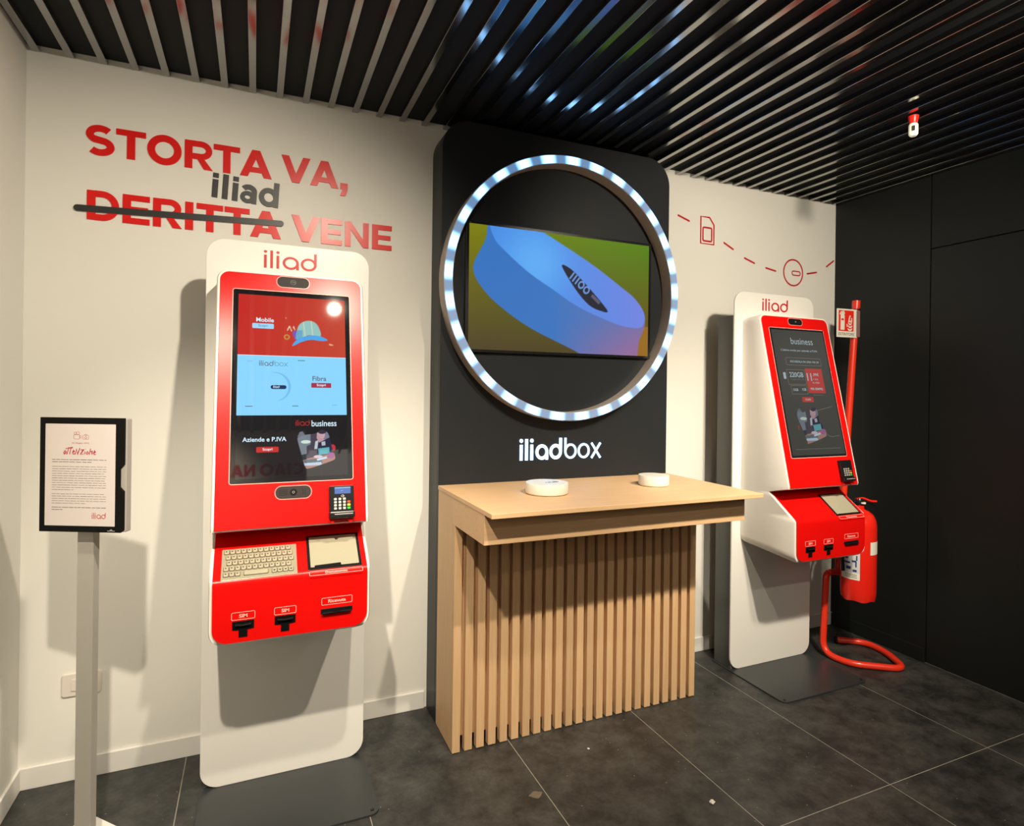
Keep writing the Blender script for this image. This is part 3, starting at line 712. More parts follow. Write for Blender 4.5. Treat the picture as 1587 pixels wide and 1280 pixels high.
        flat('fibre_panel', rr(.350, .206, .001, 1, 0, -.4035), M['e_blue'], .0001)
        flat('business_panel', rr(.350, .206, .001, 1, 0, -.611), M['e_black'], .0001)
        flat('panel_edge', rr(.350, .002, .0005, 1, 0, -.301), M['e_white'], .0002)
        def txt(name, s_, x, s, w_, m, h=None, bold=.02, sl=0.0): obj(name, text(bmesh.new(), s_, FA, w_, h, d+.0006, bold, x, -s, slant=sl), m, ts)
        txt('screen_text', 'Mobile', -.091, .174, .056, M['e_white']); flat('button', rr(.068, .018, .003, 3, -.097, -.196), M['e_lblue'], .0002)
        txt('screen_text', 'Scopri', -.097, .196, .030, M['e_grey'], bold=0)
        txt('screen_text', 'Fibra', .085, .378, .046, M['e_grey'], bold=.015); flat('button', rr(.066, .017, .002, 3, .091, -.402), M['e_crim'], .0002)
        txt('screen_text', 'Scopri', .091, .402, .030, M['e_white'], bold=0.02)
        bm = bmesh.new(); logo(bm, 'iliad', FA, .0135, .0024, d+.0003, d+.0005, -.108, -.337); obj('logo_word', bm, M['e_grey'], ts)
        bm = bmesh.new(); logo(bm, 'box', FA, .0135, .0013, d+.0003, d+.0005, -.060, -.337); obj('logo_word', bm, M['e_teal'], ts)
        # box outline: shaded rim of a round white router
        bm = bmesh.new(); R_ = .050
        a0 = arc(-.062, -.409, R_, R_, 95, -75, 34); stroke(bm, a0, lambda t: .001+.007*math.sin(PI*t), FA, d+.0002, d+.0003); obj('disc_shade', bm, M['e_shade'], ts)
        flat('disc_strip', rr(.050, .0135, .0067, 6, -.047, -.410), M['e_navy'], .0003)
        bm = bmesh.new(); logo(bm, 'iliad', FA, .0058, .0012, d+.0006, d+.0008, -.064, -.413); obj('logo_word', bm, M['e_white'], ts)
        for x, s, w_, mm in ((.026, .315, .024, 'e_teal'), (-.138, .476, .023, 'e_grey'), (.006, .475, .020, 'e_teal'), (-.137, .322, .018, 'e_shade'), (.134, .472, .018, 'e_shade')):
            flat('dash', rr(w_, .0026, .001, 2, x, -s), M[mm], .0003)
        bm = bmesh.new(); logo(bm, 'iliad', FA, .0145, .0016, d+.0003, d+.0005, .007, -.543); obj('logo_word', bm, M['e_red'], ts)
        txt('screen_text', 'business', .099, .5355, .082, M['e_white'], h=.021, bold=.012)
        txt('screen_text', 'Aziende e P.IVA', -.089, .587, .134, M['e_white'], bold=.02)
        flat('button', rr(.068, .018, .003, 3, -.080, -.621), M['e_red'], .0002); txt('screen_text', 'Scopri', -.080, .621, .030, M['e_white'], bold=.02)
        blob = smooth_poly([(.013, .591), (.017, .582), (.040, .574), (.070, .570), (.090, .558), (.105, .563), (.114, .576), (.122, .609), (.128, .63), (.133, .647), (.131, .661), (.096, .674), (.048, .688), (.036, .680), (.025, .64)], 5)
        cxy = (.073, .622); bw, bh = .150, .160
    else:
        flat('display', rr(.364, .640, .003, 2, 0, -.398), M['e_dim'], .0001)
        def txt(name, s_, x, s, w_, m, h=None, bold=.02, sl=0.0): obj(name, text(bmesh.new(), s_, FA, w_, h, d+.0006, bold, x, -s, slant=sl), m, ts)
        def fr(x0, x1, s0_, s1_): 
            bm = bmesh.new(); outline(bm, rr(x1-x0, s1_-s0_, .003, 2, (x0+x1)/2, -(s0_+s1_)/2), .0022, FA, d+.0002, d+.0004); obj('frame_line', bm, M['e_dimline'], ts)
        txt('screen_text', 'business', .018, .134, .155, M['e_dimtext'], h=.034, bold=.0)
        txt('screen_text', "L'ultima novita per aziende e P.IVA", -.010, .185, .256, M['e_dimtext'], h=.014, bold=.01)
        fr(-.117, .127, .224, .262); txt('screen_text', 'RICHIEDILA IN UNA VIA 24', .012, .243, .200, M['e_dimtext'], h=.011, bold=.01)
        fr(-.125, -.003, .286, .362); fr(-.113, -.004, .3685, .412)
        txt('screen_text', '220GB', -.062, .312, .096, M['e_dimtext'], h=.026, bold=.015); txt('screen_text', 'in Italia in 4G+ e 5G', -.060, .336, .092, M['e_dimline'], h=.008, bold=0)
        flat('sim_icon', rr(.017, .034, .003, 2, -.143, -.318), M['e_dimtext'], .0003)
        txt('screen_text', '13GB', -.085, .3900, .034, M['e_dimtext'], h=.013); txt('screen_text', '1GB', -.026, .3880, .028, M['e_dimtext'], h=.014)
        flat('price_box', rr(.120, .128, .003, 2, .063, -.342), M['e_dimred'], .0002)
        txt('screen_text', '11', .026, .322, .032, M['e_dimtext'], h=.040, bold=.02); txt('screen_text', ',99\u20ac', .074, .310, .042, M['e_dimtext'], h=.018)
        txt('screen_text', '+ IVA', .068, .334, .036, M['e_dimtext'], h=.010, bold=0); txt('screen_text', 'AL MESE', .066, .352, .050, M['e_dimtext'], h=.009, bold=0)
        txt('screen_text', 'PER SEMPRE', .064, .384, .086, M['e_dimtext'], h=.012)
        flat('underline', rr(.070, .0018, .0005, 1, .066, -.416), M['e_dimline'], .0002)
        flat('button', rr(.078, .026, .004, 3, -.012, -.440), M['e_dimred'], .0002); txt('screen_text', 'SCOPRI', -.012, .440, .038, M['e_dimtext'], h=.010)
        bm = bmesh.new(); stroke(bm, [(.035, -.497), (.150, -.475)], .0022, FA, d+.0002, d+.0003); stroke(bm, arc(.110, -.585, .045, .045, 200, 280, 12)+[(.165, -.625)], .0022, FA, d+.0002, d+.0003); obj('line_art', bm, M['e_dimline'], ts)
        flat('underline', rr(.31, .0018, .0005, 1, 0, -.688), M['e_dimline'], .0002)
        blob = smooth_poly([(-.106, .526), (-.095, .500), (-.063, .505), (-.01, .491), (.012, .480), (.038, .495), (.039, .549), (.064, .580), (.072, .618), (.053, .632), (-.058, .661), (-.069, .65), (-.085, .597)], 5)
        cxy = (-.012, .570); bw, bh = .200, .200
    # picture of a person at a desk, common artwork in a unit box fitted to each screen
    mn = np.array(blob).min(0); mxx = np.array(blob).max(0); dim = 1.0 if screen_kind == 1 else 0.72
    def blob_fn(X, Y):
        x = X+cxy[0]; s_ = cxy[1]-Y; u_ = (x-mn[0])/(mxx[0]-mn[0]); v_ = (s_-mn[1])/(mxx[1]-mn[1])
        c = np.zeros(X.shape+(3,)); bg = np.array([26, 24, 28]) if screen_kind == 1 else np.array([62, 62, 58]); c[:] = bg
        R1 = lambda pts, rgb, c_: np.where((inside(u_, v_, pts))[..., None], np.array(rgb)*dim+(1-dim)*40, c_)
        c = R1([(.0, .17), (.06, .05), (.13, .03), (.22, .15), (.12, .25)], (110, 112, 128), c)
        c = R1(ell(.93 if screen_kind == 1 else -.08, .48 if screen_kind == 1 else .55, .08, .09, 20), (205, 45, 60), c)
        ib = inside(x, s_, blob); base = np.array([72, 66, 80])*dim+(1-dim)*40
        c2 = np.zeros_like(c); c2[:] = base
        for pts, rgb in (([(0, .1), (.34, .05), (.34, .38), (.24, .42), (.24, .75), (.1, .75), (0, .4)], (120, 130, 140)), (ell(.22, .31, .13, .045, 20), (205, 225, 215)),
                         ([(0, .78), (1, .62), (1, 1), (0, 1)], (178, 130, 120)), (ell(.70, .16, .16, .20, 24), (120, 122, 145)), (ell(.62, .13, .11, .13, 20), (198, 160, 165)),
                         (ell(.65, .04, .12, .07, 20), (50, 44, 62)), ([(.52, .12), (.60, .22), (.74, .26), (.68, .42), (.58, .36), (.50, .20)], (190, 150, 158)),
                         ([(.56, .34), (.86, .20), (.92, .60), (.50, .60)], (38, 40, 66)), ([(.47, .30), (.55, .27), (.52, .50), (.44, .50)], (190, 200, 205)),
                         ([(.63, .32), (.73, .30), (.74, .41), (.64, .42)], (180, 182, 195)), ([(.54, .49), (.84, .46), (.85, .63), (.56, .66)], (95, 175, 185)),
                         ([(.10, .64), (.24, .62), (.24, .76), (.12, .78)], (50, 52, 62)), ([(.16, .78), (.62, .74), (.66, .86), (.18, .86)], (92, 108, 116)),
                         ([(.14, .86), (.62, .84), (.64, .92), (.16, .92)], (188, 208, 228)), (ell(.54, .70, .12, .04, 16), (215, 200, 210)),
                         (ell(.88, .68, .10, .08, 16), (170, 100, 150)), ([(.50, .76), (.76, .70), (.78, .75), (.52, .81)], (200, 222, 240))):
            c2 = R1(pts, rgb, c2)
        return np.where(ib[..., None], c2, c)
    raster('desk_picture', FA.at(cxy[0], -cxy[1]), bw, bh, 120, 124, blob_fn, d+.0001+.00015, M['picture'], ts)
    # upper camera
    def pill(s, h_, w_, holes, dark):
        bm = bmesh.new(); prism(bm, rr(w_, h_, h_/2*.98, 8, 0, -s), FA, .0022, .0036); p_ = obj('camera_window', bm, dark, K, bev=.0006)
        bm = bmesh.new(); outline(bm, rr(w_+.003, h_+.003, h_/2, 8, 0, -s), .0025, FA, .0022, .0030); obj('rim', bm, M['rim'], p_)
        for r_, m_, z_ in ((.0115 if holes else .009, 'black', .0036), (.007, 'lens', .0046)):
            bm = bmesh.new(); prism(bm, ell(0, -s, r_, r_, 20), FA, z_-.001, z_+.0008); obj('lens', bm, M[m_], p_)
        bm = bmesh.new(); outline(bm, ell(0, -s, .0035, .0035, 14), .0012, FA, .0054, .0057); obj('lens_ring', bm, M['grey'], p_)
        if holes:
            bm = bmesh.new()
            for a in range(6):
                for b in range(4): prism(bm, ell(-.042+a*.0045, -s+.008-b*.0052, .0013, .0013, 6), FA, .0036, .0038)
            for a in range(2):
                for b in range(4): prism(bm, ell(.030+a*.006, -s+.008-b*.0052, .0012, .0012, 6), FA, .0036, .0038)
            tag(obj('speaker_hole', bm, M['lens'], p_), kind='stuff')
    pill(.029, .038 if screen_kind == 1 else .034, .106 if screen_kind == 1 else .098, False, M['speaker'] if screen_kind == 1 else M['black'])
    if screen_kind == 1: pill(.7635, .040, .110, True, M['speaker'])
    # card terminal
    tx, s0_ = .1515, .749
    bm = bmesh.new(); prism(bm, rr(.086, .124, .006, 3, tx, -(s0_+.060)), FA, .0018, .0032); obj('terminal_surround', bm, M['pink'] if False else M['red'], K)
    bm = bmesh.new(); prism(bm, rr(.080, .086, .004, 3, tx, -(s0_+.045)), FA, .0022, .020); te = obj('card_terminal', bm, M['black'], K, bev=.002)
    bm = bmesh.new(); prism(bm, rr(.083, .022, .005, 4, tx, -(s0_+.098)), FA, .0022, .028); obj('card_slot', bm, M['black'], te, bev=.004)
    bm = bmesh.new(); prism(bm, rr(.060, .003, .001, 2, tx+.005, -(s0_+.096)), FA, .0275, .0285); obj('slot_lip', bm, M['grey'], te)
    for q_ in ([(tx-.040, -(s0_+.109)), (tx-.022, -(s0_+.109)), (tx-.026, -(s0_+.124)), (tx-.033, -(s0_+.124))], [(tx+.018, -(s0_+.109)), (tx+.038, -(s0_+.109)), (tx+.032, -(s0_+.124)), (tx+.024, -(s0_+.124))]):
        obj('terminal_bracket', prism(bmesh.new(), q_, FA, .0022, .012), M['red'], te)
    if screen_kind == 1:
        bm = bmesh.new(); prism(bm, rr(.052, .022, .001, 1, tx+.003, -(s0_+.018)), FA, .020, .0204); obj('terminal_display', bm, M['e_pos'], te)
        bm = bmesh.new(); prism(bm, rr(.052, .004, .001, 1, tx+.003, -(s0_+.009)), FA, .0204, .0206); prism(bm, rr(.006, .002, .0005, 1, tx, -(s0_+.019)), FA, .0204, .0206); obj('display_band', bm, M['e_poslt'], te)
        bm = bmesh.new(); outline(bm, ell(tx+.003, -(s0_+.0365), .0045, .0035, 12), .001, FA, .020, .0204); stroke(bm, arc(tx+.003, -(s0_+.0365), .002, .002, -60, 60, 6), .001, FA, .020, .0204); obj('contactless_mark', bm, M['k_white'], te)
    for a in range(4):
        for b in range(4):
            mm = M['k_white'] if a < 3 else (M['k_white'], M['k_red'], M['k_yel'], M['k_grn'])[b]
            if a == 3 and b == 0: continue
            wk = .0105 if a < 3 else .0125
            bm = bmesh.new(); prism(bm, rr(wk*.82, .0072, .0015, 2, tx-.021+a*.0145, -(s0_+.046+b*.0102)), FA, .020, .0216)
            obj('key', bm, mm if a == 3 or screen_kind == 1 else M['grey'], te)
    # slope: keyboard and document scanner
    if keyboard:
        bm = bmesh.new(); prism(bm, rr(.222, .118, .002, 2, -.099, -.129), FC, .0015, .0035); kb = obj('keyboard', bm, M['steel'], K, bev=.0006)
        rows_ = [(0, 12), (.3, 12), (.5, 12), (.0, 12), (.0, 3)]
        protos = {}
        def key(x, s, w_):
            kk = round(w_, 4)
            if kk not in protos:
                bm = bmesh.new(); prism(bm, rr(w_, .0150, .003, 2, 0, 0), Frame((0, 0, 0), FC.u, FC.v, FC.n), 0, .0030)
                me = bpy.data.meshes.new('key'); bm.to_mesh(me); bm.free(); me.materials.append(M['key']); protos[kk] = me
            o = bpy.data.objects.new('key', protos[kk]); C.objects.link(o); o.parent = kb; o.location = FC.p(x, -s, .0035)
            md = o.modifiers.new('bevel', 'BEVEL'); md.width = .0008; md.segments = 1
        marks = bmesh.new(); moat = bmesh.new(); px_ = .0166; x00 = -.196
        for r_, (off, n_) in enumerate(rows_):
            s = .0835+r_*.0212
            for i in range(n_):
                x = x00+(off+i)*px_
                if x > .002: continue
                if r_ == 1 and i == 11 and False: continue
                key(x, s, .0136); prism(moat, rr(.0160, .0172, .003, 2, x, -s), FC, .0033, .0038); prism(marks, rr(.0045, .0038, .0008, 1, x-.001, -s+.002), FC, .0066, .0068)
        key(x00+5.2*px_, .0835+4*.0212, .0700)
        for i in range(4):
            x = x00+(8.4+i)*px_; key(x, .0835+4*.0212, .0136); prism(moat, rr(.0160, .0172, .003, 2, x, -(.0835+4*.0212)), FC, .0033, .0038); prism(marks, rr(.006, .0045, .0008, 1, x, -(.0835+4*.0212)), FC, .0066, .0068)
        prism(moat, rr(.0725, .0172, .003, 2, x00+5.2*px_, -(.0835+4*.0212)), FC, .0033, .0038); tag(obj('key_gap', moat, M['keymark'], kb), kind='stuff')
        tag(obj('key_marking', marks, M['keymark'], kb), kind='stuff')
    bm = bmesh.new(); prism(bm, rr(.172, .140, .003, 2, .130, -.112), FC, .0012, .0040); sn = obj('document_scanner', bm, M['black'], K, bev=.0008)
    bm = bmesh.new(); prism(bm, rr(.154, .122, .001, 1, .130, -.111), FC, .0040, .0044); obj('scanner_glass', bm, M['scan'], sn)
    if screen_kind == 1:
        bm = bmesh.new(); prism(bm, [(.064, -.1765), (.066, -.166), (.148, -.163), (.150, -.1765)], FC, .0044, .0050); obj('scanner_stop', bm, M['black_matte'], sn)
    # labels and slots
    def lab(F_, x, s, w_, h_, word_):
        bm = bmesh.new(); outline(bm, rr(w_, h_, .003, 3, x, -s), .0016, F_, .0032, .0036); l_ = obj('label_frame', bm, M['pink'], K)
        text(bmb := bmesh.new(), word_, F_, w_*(.36 if len(word_) == 3 else .42 if word_[0] == 'D' else .58), h_*.50, .0036, .03, x, -s); obj('label_text', bmb, M['pink'], l_)
    FD2 = Frame(FD.p(0, 0, .0022), FD.u, FD.v, FD.n)
    lab(FC, .132, .1955, .168, .016, 'Documento')
    lab(FD2, -.145, .104, .066, .0225, 'SIM'); lab(FD2, -.0235, .104, .064, .0225, 'SIM'); lab(FD2, .135, .092, .096, .0225, 'Ricevuta')
    if keyboard:
        bm = bmesh.new()
        for a in range(58):
            for b in range(6):
                cx_, cy_ = -.205+a*.0072, -.030-b*.0062; vs = [bm.verts.new(FD2.p(cx_+u_*.0014, cy_+v_*.0014, .0018)) for u_, v_ in ((-1, 0), (0, -1), (1, 0), (0, 1))]; bm.faces.new(vs)
        tag(obj('vent_hole', bm, mat('vent_red_dark', (.22, .002, .002), .6, noise=(9, .05)), K), kind='stuff')
    for x in (-.145, -.0235):
        s = .120; w2, w3 = .031, .0125
        bm = bmesh.new(); prism(bm, [(x-w2, -s), (x+w2, -s), (x+w2, -s-.026), (x+w3, -s-.028), (x+w3, -s-.050), (x-w3, -s-.050), (x-w3, -s-.028), (x-w2, -s-.026)], FD2, .0005, .0040); o = obj('sim_slot', bm, M['black_matte'], K)
        bm = bmesh.new(); prism(bm, [(x-.024, -s-.007), (x, -s-.010), (x+.024, -s-.007), (x+.022, -s-.013), (x-.022, -s-.013)], FD2, .004, .012); obj('slot_mouth', bm, M['black'], o, bev=.001)
    bm = bmesh.new(); prism(bm, rr(.100, .014, .002, 2, .134, -.1225), FD2, .0005, .006); o = obj('receipt_slot', bm, M['black'], K, bev=.001)
    bm = bmesh.new(); prism(bm, [(.088, -.1265), (.118, -.1265), (.128, -.130), (.140, -.130), (.150, -.1265), (.180, -.1265), (.180, -.1310), (.088, -.1310)], FD2, .004, .013); obj('receipt_lip', bm, M['black'], o, bev=.0008)
    # word mark on the tall plate
    bm = bmesh.new(); e_ = logo(bm, 'iliad', FX, .0475, .0078, .0004, .0010, -.0955, 1.875)
    k_ = .190/(e_+.0955-.0055)
    for v in bm.verts: v.co.x = -.0955+(v.co.x+.0955)*k_
    obj('brand_word', bm, M['logo_red'], K)
    return K
make_kiosk(.118, 'white and red kiosk with steel keyboard and bright colourful screen, left of the panel', 0, True, 1)
make_kiosk(2.546, 'white and red kiosk without keyboard, dim grey screen, right of the oak counter', .015, False, 2)

# ------------------------------------------------------------------ sign stand
th = -.4428
st = thing('sign_stand', 'grey post floor stand holding a black framed notice, in front of left wall corner', 'sign stand', (-.4545, -.5735, 0), th)
FN = Frame((0, 0, 0), (1, 0, 0), (0, 0, 1), (0, -1, 0)); zc = 1.1815
bm = bmesh.new(); prism(bm, rr(.240, .324, .003, 2, .010, zc), FN, -.026, -.004); obj('back_tray', bm, M['grey'], st, bev=.002)
bm = bmesh.new(); xr_ = .127; z0, z1 = zc-.163, zc+.163
prism(bm, [(-.119, z0), (xr_-.008, z0), (xr_, z0+.008), (xr_, zc-.045), (xr_-.012, zc-.033), (xr_-.012, zc+.020), (xr_, zc+.032), (xr_, z1), (-.119, z1)], FN, -.004, .003); fr_ = obj('frame', bm, M['black_matte'], st, bev=.001)
bm = bmesh.new(); prism(bm, rr(.205, .290, .001, 1, 0, zc), FN, .003, .0034); pp = obj('notice', bm, M['paper'], st)
ro = random.Random(3)
bm = bmesh.new()
def para(ztop, n_, last, bold_):
    for i in range(n_):
        z = ztop-i*.0066; x = -.082; end = .076 if i < n_-1 else -.082+.158*last
        while x < end-.004:
            l = min(ro.uniform(.006, .020), end-x); h_ = .0017 if bold_ else .0012
            prism(bm, [(x, z-h_), (x+l, z-h_), (x+l, z), (x, z)], FN, .0034, .0035); x += l+ro.uniform(.0012, .003)
para(zc+.044, 2, .76, True); para(zc+.024, 11, .4, False); para(zc-.054, 5, .62, False); para(zc-.092, 2, .2, True)
tag(obj('notice_text', bm, M['ink'], pp), kind='stuff')
bm = bmesh.new(); JIT[0] = .00003; hx = -.0505
for wd_, strokes_ in ((.0095, [[(.009, .008), (.004, .011), (.001, .005), (.003, .0015), (.009, .008), (.0095, .001)]]), (.0065, [[(.005, .021), (.002, .001)], [(-.004, .0165), (.016, .0215)]]), (.0100, [[(.005, .020), (.003, .001)], [(-.003, .0185), (.010, .0195)]]),
                     (.0090, [[(.001, .006), (.007, .009), (.004, .013), (.001, .006), (.004, .0015), (.008, .003)]]), (.0145, [[(0, .0005), (.003, .016), (.007, .001), (.012, .019)]]), (.0110, [[(0, .014), (.009, .0155), (.001, .001), (.010, .0025)]]),
                     (.0055, [[(.003, .010), (.002, .001)], [(.0035, .015), (.004, .0165)]]), (.0105, [[(.004, .001), (.001, .005), (.005, .010), (.008, .005), (.004, .001)]]), (.0110, [[(0, .0005), (.002, .018)], [(.001, .009), (.007, .011), (.008, .001)]]), (.0090, [[(.001, .005), (.007, .008), (.004, .012), (.001, .005), (.004, .001), (.008, .0025)]])):
    for l_ in strokes_: stroke(bm, [(hx+a+b*.12, zc+.0575+b) for a, b in l_], .0021, FN, .0034, .0036)
    hx += wd_
JIT[0] = 0; obj('notice_heading', bm, M['inkred'], pp)
bm = bmesh.new(); text(bm, '26 Maggio 2023', FN, .050, .0042, .0036, .0, 0, zc+.0905); obj('notice_date', bm, M['inkred'], pp)
bm = bmesh.new()
outline(bm, rr(.017, .012, .002, 2, -.011, zc+.1085), .0008, FN, .0034, .0036); outline(bm, ell(-.0155, zc+.1185, .0035, .0035, 12), .0008, FN, .0034, .0036); outline(bm, ell(-.0075, zc+.1190, .0042, .0042, 12), .0008, FN, .0034, .0036)
outline(bm, [(-.002, zc+.1105), (.002, zc+.1125), (.002, zc+.1045), (-.002, zc+.1065)], .0008, FN, .0034, .0036)
outline(bm, rr(.017, .011, .002, 2, .0155, zc+.1075), .0008, FN, .0034, .0036); outline(bm, ell(.0155, zc+.1070, .003, .003, 12), .0008, FN, .0034, .0036); outline(bm, [(.011, zc+.113), (.013, zc+.1155), (.018, zc+.1155), (.020, zc+.113)], .0008, FN, .0034, .0036)
obj('camera_icons', bm, M['inkred'], pp)
bm = bmesh.new(); logo(bm, 'iliad', FN, .0125, .0019, .0034, .0036, .036, zc-.124); obj('notice_logo', bm, M['inkred'], pp)
bm = bmesh.new(); prism(bm, rr(.022, .0016, .0005, 1, .092, z0+.005), FN, .003, .0034); prism(bm, [(.087, z0+.0065), (.097, z0+.0065), (.092, z0+.010)], FN, .003, .0034); obj('frame_mark', bm, M['grey'], fr_)
bm = bmesh.new(); box(bm, -.029, .019, .027, .051, .007, 1.20); obj('post', bm, M['alu'], st, bev=.001)
bm = bmesh.new(); box(bm, -.0285, .0185, .0268, .0272, .007, 1.19); 
bm.free()
bm = bmesh.new(); a_ = -.377; prism(bm, rr(.476, .328, .030, 6), Frame((-.005, .039, 0), (math.cos(a_), math.sin(a_), 0), (-math.sin(a_), math.cos(a_), 0), (0, 0, 1)), 0, .007); obj('base_plate', bm, M['white'], st, bev=.001)

# ------------------------------------------------------------------ extinguisher on its tube stand
es = thing('extinguisher_stand', 'orange-red bent tube stand with upright pole in right corner', 'stand', (2.98, -.36, 0))
pth = round_path([(3.099, -.215, .0175), (3.225, -.300, .0175), (3.215, -.430, .0175), (3.110, -.612, .0175), (2.890, -.455, .0175), (2.884, -.300, .0175), (2.905, -.300, .458), (3.000, -.300, .445)], .075, 10)
bm = bmesh.new(); tube(bm, pth, .0170); on(es, obj('base_tube', bm, M['tube_red'], es, smooth=True))
bm = bmesh.new(); tube(bm, [(3.094, -.211, .0175), (3.104, -.2185, .0175)], .0174); on(es, obj('end_cap', bm, M['black'], es))
bm = bmesh.new(); tube(bm, [(2.998, -.300, .43), (3.117, -.300, 1.945)], .0185, 16); on(es, obj('upright', bm, M['tube_red'], es, smooth=True))
bm = bmesh.new(); tube(bm, [(3.1165, -.300, 1.925), (3.1195, -.300, 1.968)], .0215, 16); on(es, obj('pole_cap', bm, M['tube_red'], es, smooth=True))
bm = bmesh.new(); tube(bm, [(3.1035, -.300, 1.772), (3.1045, -.300, 1.780)], .0195, 16); tube(bm, [(3.1145, -.300, 1.912), (3.1152, -.300, 1.920)], .0195, 16); on(es, obj('clip_ring', bm, M['black'], es))
bm = bmesh.new(); box(bm, 3.020, 3.046, -.365, -.300, .74, .752); on(es, obj('hook', bm, M['black'], es))
sg = thing('extinguisher_sign', 'square red and white extinguisher sign clipped on top of the pole', 'sign', (3.03, -.315, 1.835), 0)
FG = Frame((0, 0, 0), (math.cos(-.06), math.sin(-.06), 0), (0, 0, 1), (math.sin(-.06), -math.cos(-.06), 0))
bm = bmesh.new(); prism(bm, rr(.150, .158, .002, 1, -.008, 0), FG, 0, .002); obj('sign_plate', bm, M['sign_white'], sg)
bm = bmesh.new(); prism(bm, rr(.112, .116, .002, 1, -.014, .013), FG, .002, .0024); obj('red_field', bm, M['sign_red'], sg)
bm = bmesh.new()
prism(bm, [(-.056, -.038), (-.026, -.038), (-.026, .038), (-.030, .050), (-.036, .056), (-.046, .056), (-.052, .050), (-.056, .038)], FG, .0024, .0028)
stroke(bm, [(-.060, .046), (-.052, .060), (-.036, .064), (-.026, .052)], .008, FG, .0024, .0028); stroke(bm, [(-.046, .056), (-.028, .066)], .006, FG, .0024, .0028)
for k_, (a, b) in enumerate(((.010, -.036), (.012, -.020), (.011, -.004), (.014, .012))):
    stroke(bm, arc(a+.004, b+.010, .016-.002*k_, .012, 190, 350, 10), lambda t: .003+.007*math.sin(PI*t), FG, .0024, .0028)
stroke(bm, [(.004, .004), (.010, .030), (.016, .044)], .008, FG, .0024, .0028); stroke(bm, [(.020, -.010), (.028, .014), (.026, .030)], .007, FG, .0024, .0028); stroke(bm, [(-.006, -.020), (-.008, -.004)], .006, FG, .0024, .0028)
obj('pictogram', bm, M['sign_white'], sg)
bm = bmesh.new(); prism(bm, rr(.018, .010, .001, 1, -.041, .020), FG, .0028, .0031); obj('gauge_mark', bm, M['sign_red'], sg)
bm = bmesh.new(); text(bm, 'ESTINTORE', FG, .116, .015, .0024, .01, -.012, -.061); obj('sign_text', bm, M['ink'], sg)
bm = bmesh.new(); prism(bm, rr(.026, .148, .002, 1, .076, 0), FG, -.003, .003); obj('clip', bm, M['clear'], sg)

ex = thing('fire_extinguisher', 'red fire extinguisher with white label hanging behind right kiosk', 'extinguisher', (2.972, -.440, .355))
bm = bmesh.new(); r = .085
lathe(bm, [(.03, .012), (.07, .010), (r*.86, .004), (r*.93, .0), (r*.98, .018), (r, .040), (r, .372), (r*.985, .395), (r*.92, .422), (r*.78, .446), (r*.55, .462), (r*.33, .470), (.024, .474), (.024, .492)], n=48)
for v in bm.verts:     # scalloped skirt
    if v.co.z < .003: v.co.z -= .0035*(1+math.cos(6*math.atan2(v.co.y, v.co.x)+.6))
cyl = obj('cylinder', bm, M['ext_red'], ex, smooth=True)
def band(name, a0, a1, z0_, z1_, m, rr_0, par=ex, n_=16):
    bm = bmesh.new(); pr = None
    for i in range(n_+1):
        a = math.radians(a0+(a1-a0)*i/n_); p = [bm.verts.new((rr_0*math.cos(a), rr_0*math.sin(a), z)) for z in (z0_, z1_)]
        if pr: bm.faces.new((pr[0], p[0], p[1], pr[1]))
        pr = p
    return obj(name, bm, m, par)
lb = band('label', -208, -139, .110, .290, M['label'], r+.0006); band('label_white_strip', -208, -139, .110, .145, M['sign_white'], r+.0009, lb)
for i, (a, z, dz, da) in enumerate(((-118, .140, .012, 9), (-116, .165, .030, 3), (-120, .190, .010, 10), (-114, .200, .026, 3), (-120, .235, .012, 9), (-138, .150, .016, 12), (-142, .180, .010, 16), (-148, .205, .012, 14), (-140, .240, .030, 8))):
    band('label_text', a-da-34, a+da*.4-34, z+.012, z+dz+.012, M['blue_ink'], r+.0010, lb, 4)
for k_ in range(3): band('label_text', -190, -148, .119+k_*.008, .122+k_*.008, M['ink'], r+.0012, lb, 6)
band('inspection_band', -105, 30, .245, .312, M['sign_white'], r+.0006)
bm = bmesh.new(); lathe(bm, [(.020, .490), (.022, .494), (.022, .520), (.016, .530)], n=20); obj('valve', bm, M['black'], ex, smooth=True)
bm = bmesh.new(); tube(bm, round_path([(-.02, 0, .524), (.015, -.01, .532), (.050, -.03, .514), (.078, -.042, .514)], .02, 5), .0055, 8); obj('lever', bm, M['ext_red'], ex, smooth=True)
bm = bmesh.new(); tube(bm, round_path([(-.01, 0, .505), (.03, -.012, .508), (.085, -.03, .492)], .02, 5), .005, 8); obj('carry_handle', bm, M['black'], ex, smooth=True)
bm = bmesh.new(); lathe(bm, [(.012, 0), (.012, .008)], (0, -.024, .503), 14); obj('pressure_gauge', bm, M['sign_white'], ex)
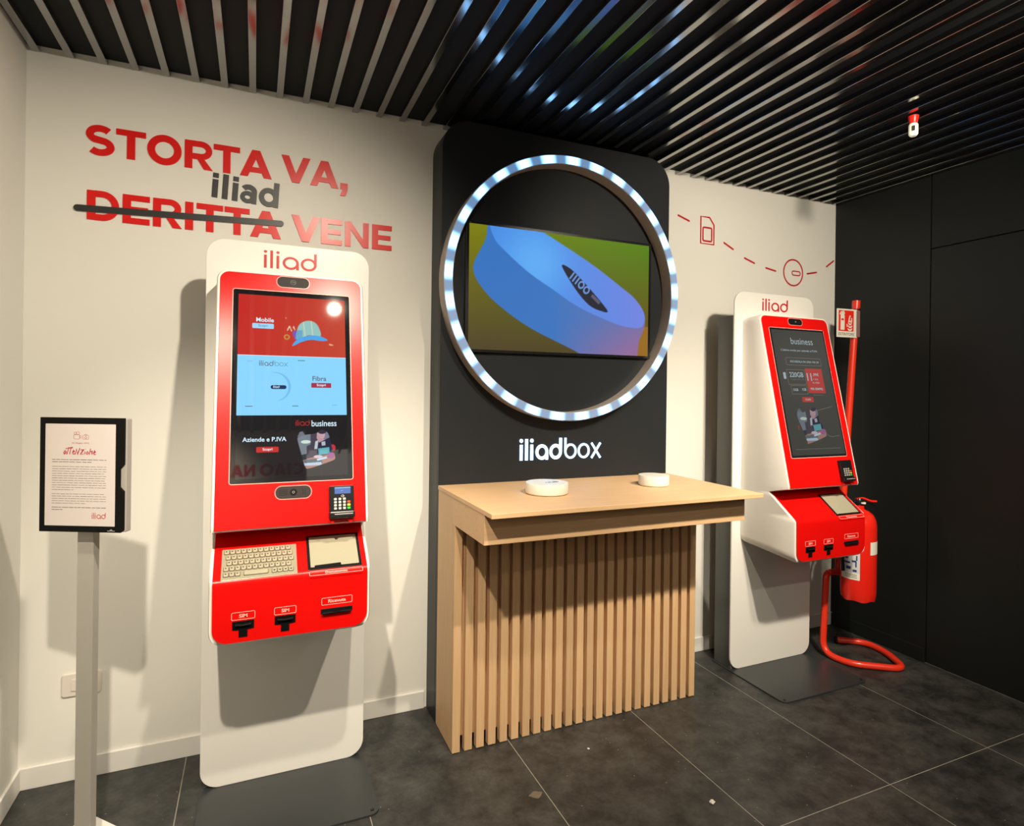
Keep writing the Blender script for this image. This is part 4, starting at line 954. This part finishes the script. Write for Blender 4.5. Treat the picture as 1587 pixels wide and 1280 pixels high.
bm = bmesh.new(); tube(bm, round_path([(-.02, .01, .508), (-.085, .02, .50), (-.112, .02, .40), (-.104, .01, .15)], .05, 8), .009, 10); obj('hose', bm, M['black'], ex, smooth=True)

# ------------------------------------------------------------------ small things
al = thing('ceiling_alarm', 'small red and white alarm hanging from the dark ceiling slats, upper right', 'alarm', (2.545, -.975, 2.62))
bm = bmesh.new(); lathe(bm, [(.020, 0), (.020, -.004), (.015, -.030), (.014, -.032)][::-1], n=20); obj('red_housing', bm, M['sign_red'], al, smooth=True)
bm = bmesh.new(); lathe(bm, [(.014, -.032), (.0175, -.038), (.0175, -.076), (.012, -.084)][::-1], n=20); obj('white_body', bm, mat('alarm_white_glow', (.85, .82, .65), .3, emis=(1, .95, .7), es=.35, noise=(20, .02)), al, smooth=True)  # white body has a faint glow put into its material
bm = bmesh.new(); dv = Vector((-2.545, -1.637, 0)).normalized(); FAa = Frame((dv.x*.0178, dv.y*.0178, -.056), (-dv.y*-1, dv.x*-1, 0), (0, 0, 1), dv); prism(bm, rr(.012, .022, .003, 3), FAa, -.002, .001); obj('dark_window', bm, M['speaker'], al)

def crumb(loc, sz, label, m='crumb', flat=0.5):
    bm = bmesh.new(); bmesh.ops.create_icosphere(bm, subdivisions=2, radius=sz)
    for v in bm.verts:
        v.co *= random.uniform(.72, 1.15); v.co.z *= flat
    z0_ = min(v.co.z for v in bm.verts)
    for v in bm.verts: v.co.z -= z0_
    return tag(obj('crumb', bm, M[m], loc=loc), label, 'crumb', 'white crumbs on the floor')
crumb((1.485, -0.992, 0), .0115, 'largest white plaster crumb on the dark floor, in front of the counter')
crumb((1.244, -.556, 0), .005, 'tiny white crumb on the dark floor close to the counter slats')
bm = bmesh.new(); po = [((.024+.004*math.sin(3*t)+.002*math.sin(7*t))*math.cos(t), (.017+.003*math.cos(4*t))*math.sin(t)) for t in [2*PI*i/28 for i in range(28)]]
prism(bm, po, Frame((0, 0, 0), (1, 0, 0), (0, 1, 0), (0, 0, 1)), 0.0001, .0010)
tag(obj('gum_spot', bm, M['gum'], loc=(.932, -.719, 0)), 'flat brown gum spot on the dark floor left of counter', 'stain')
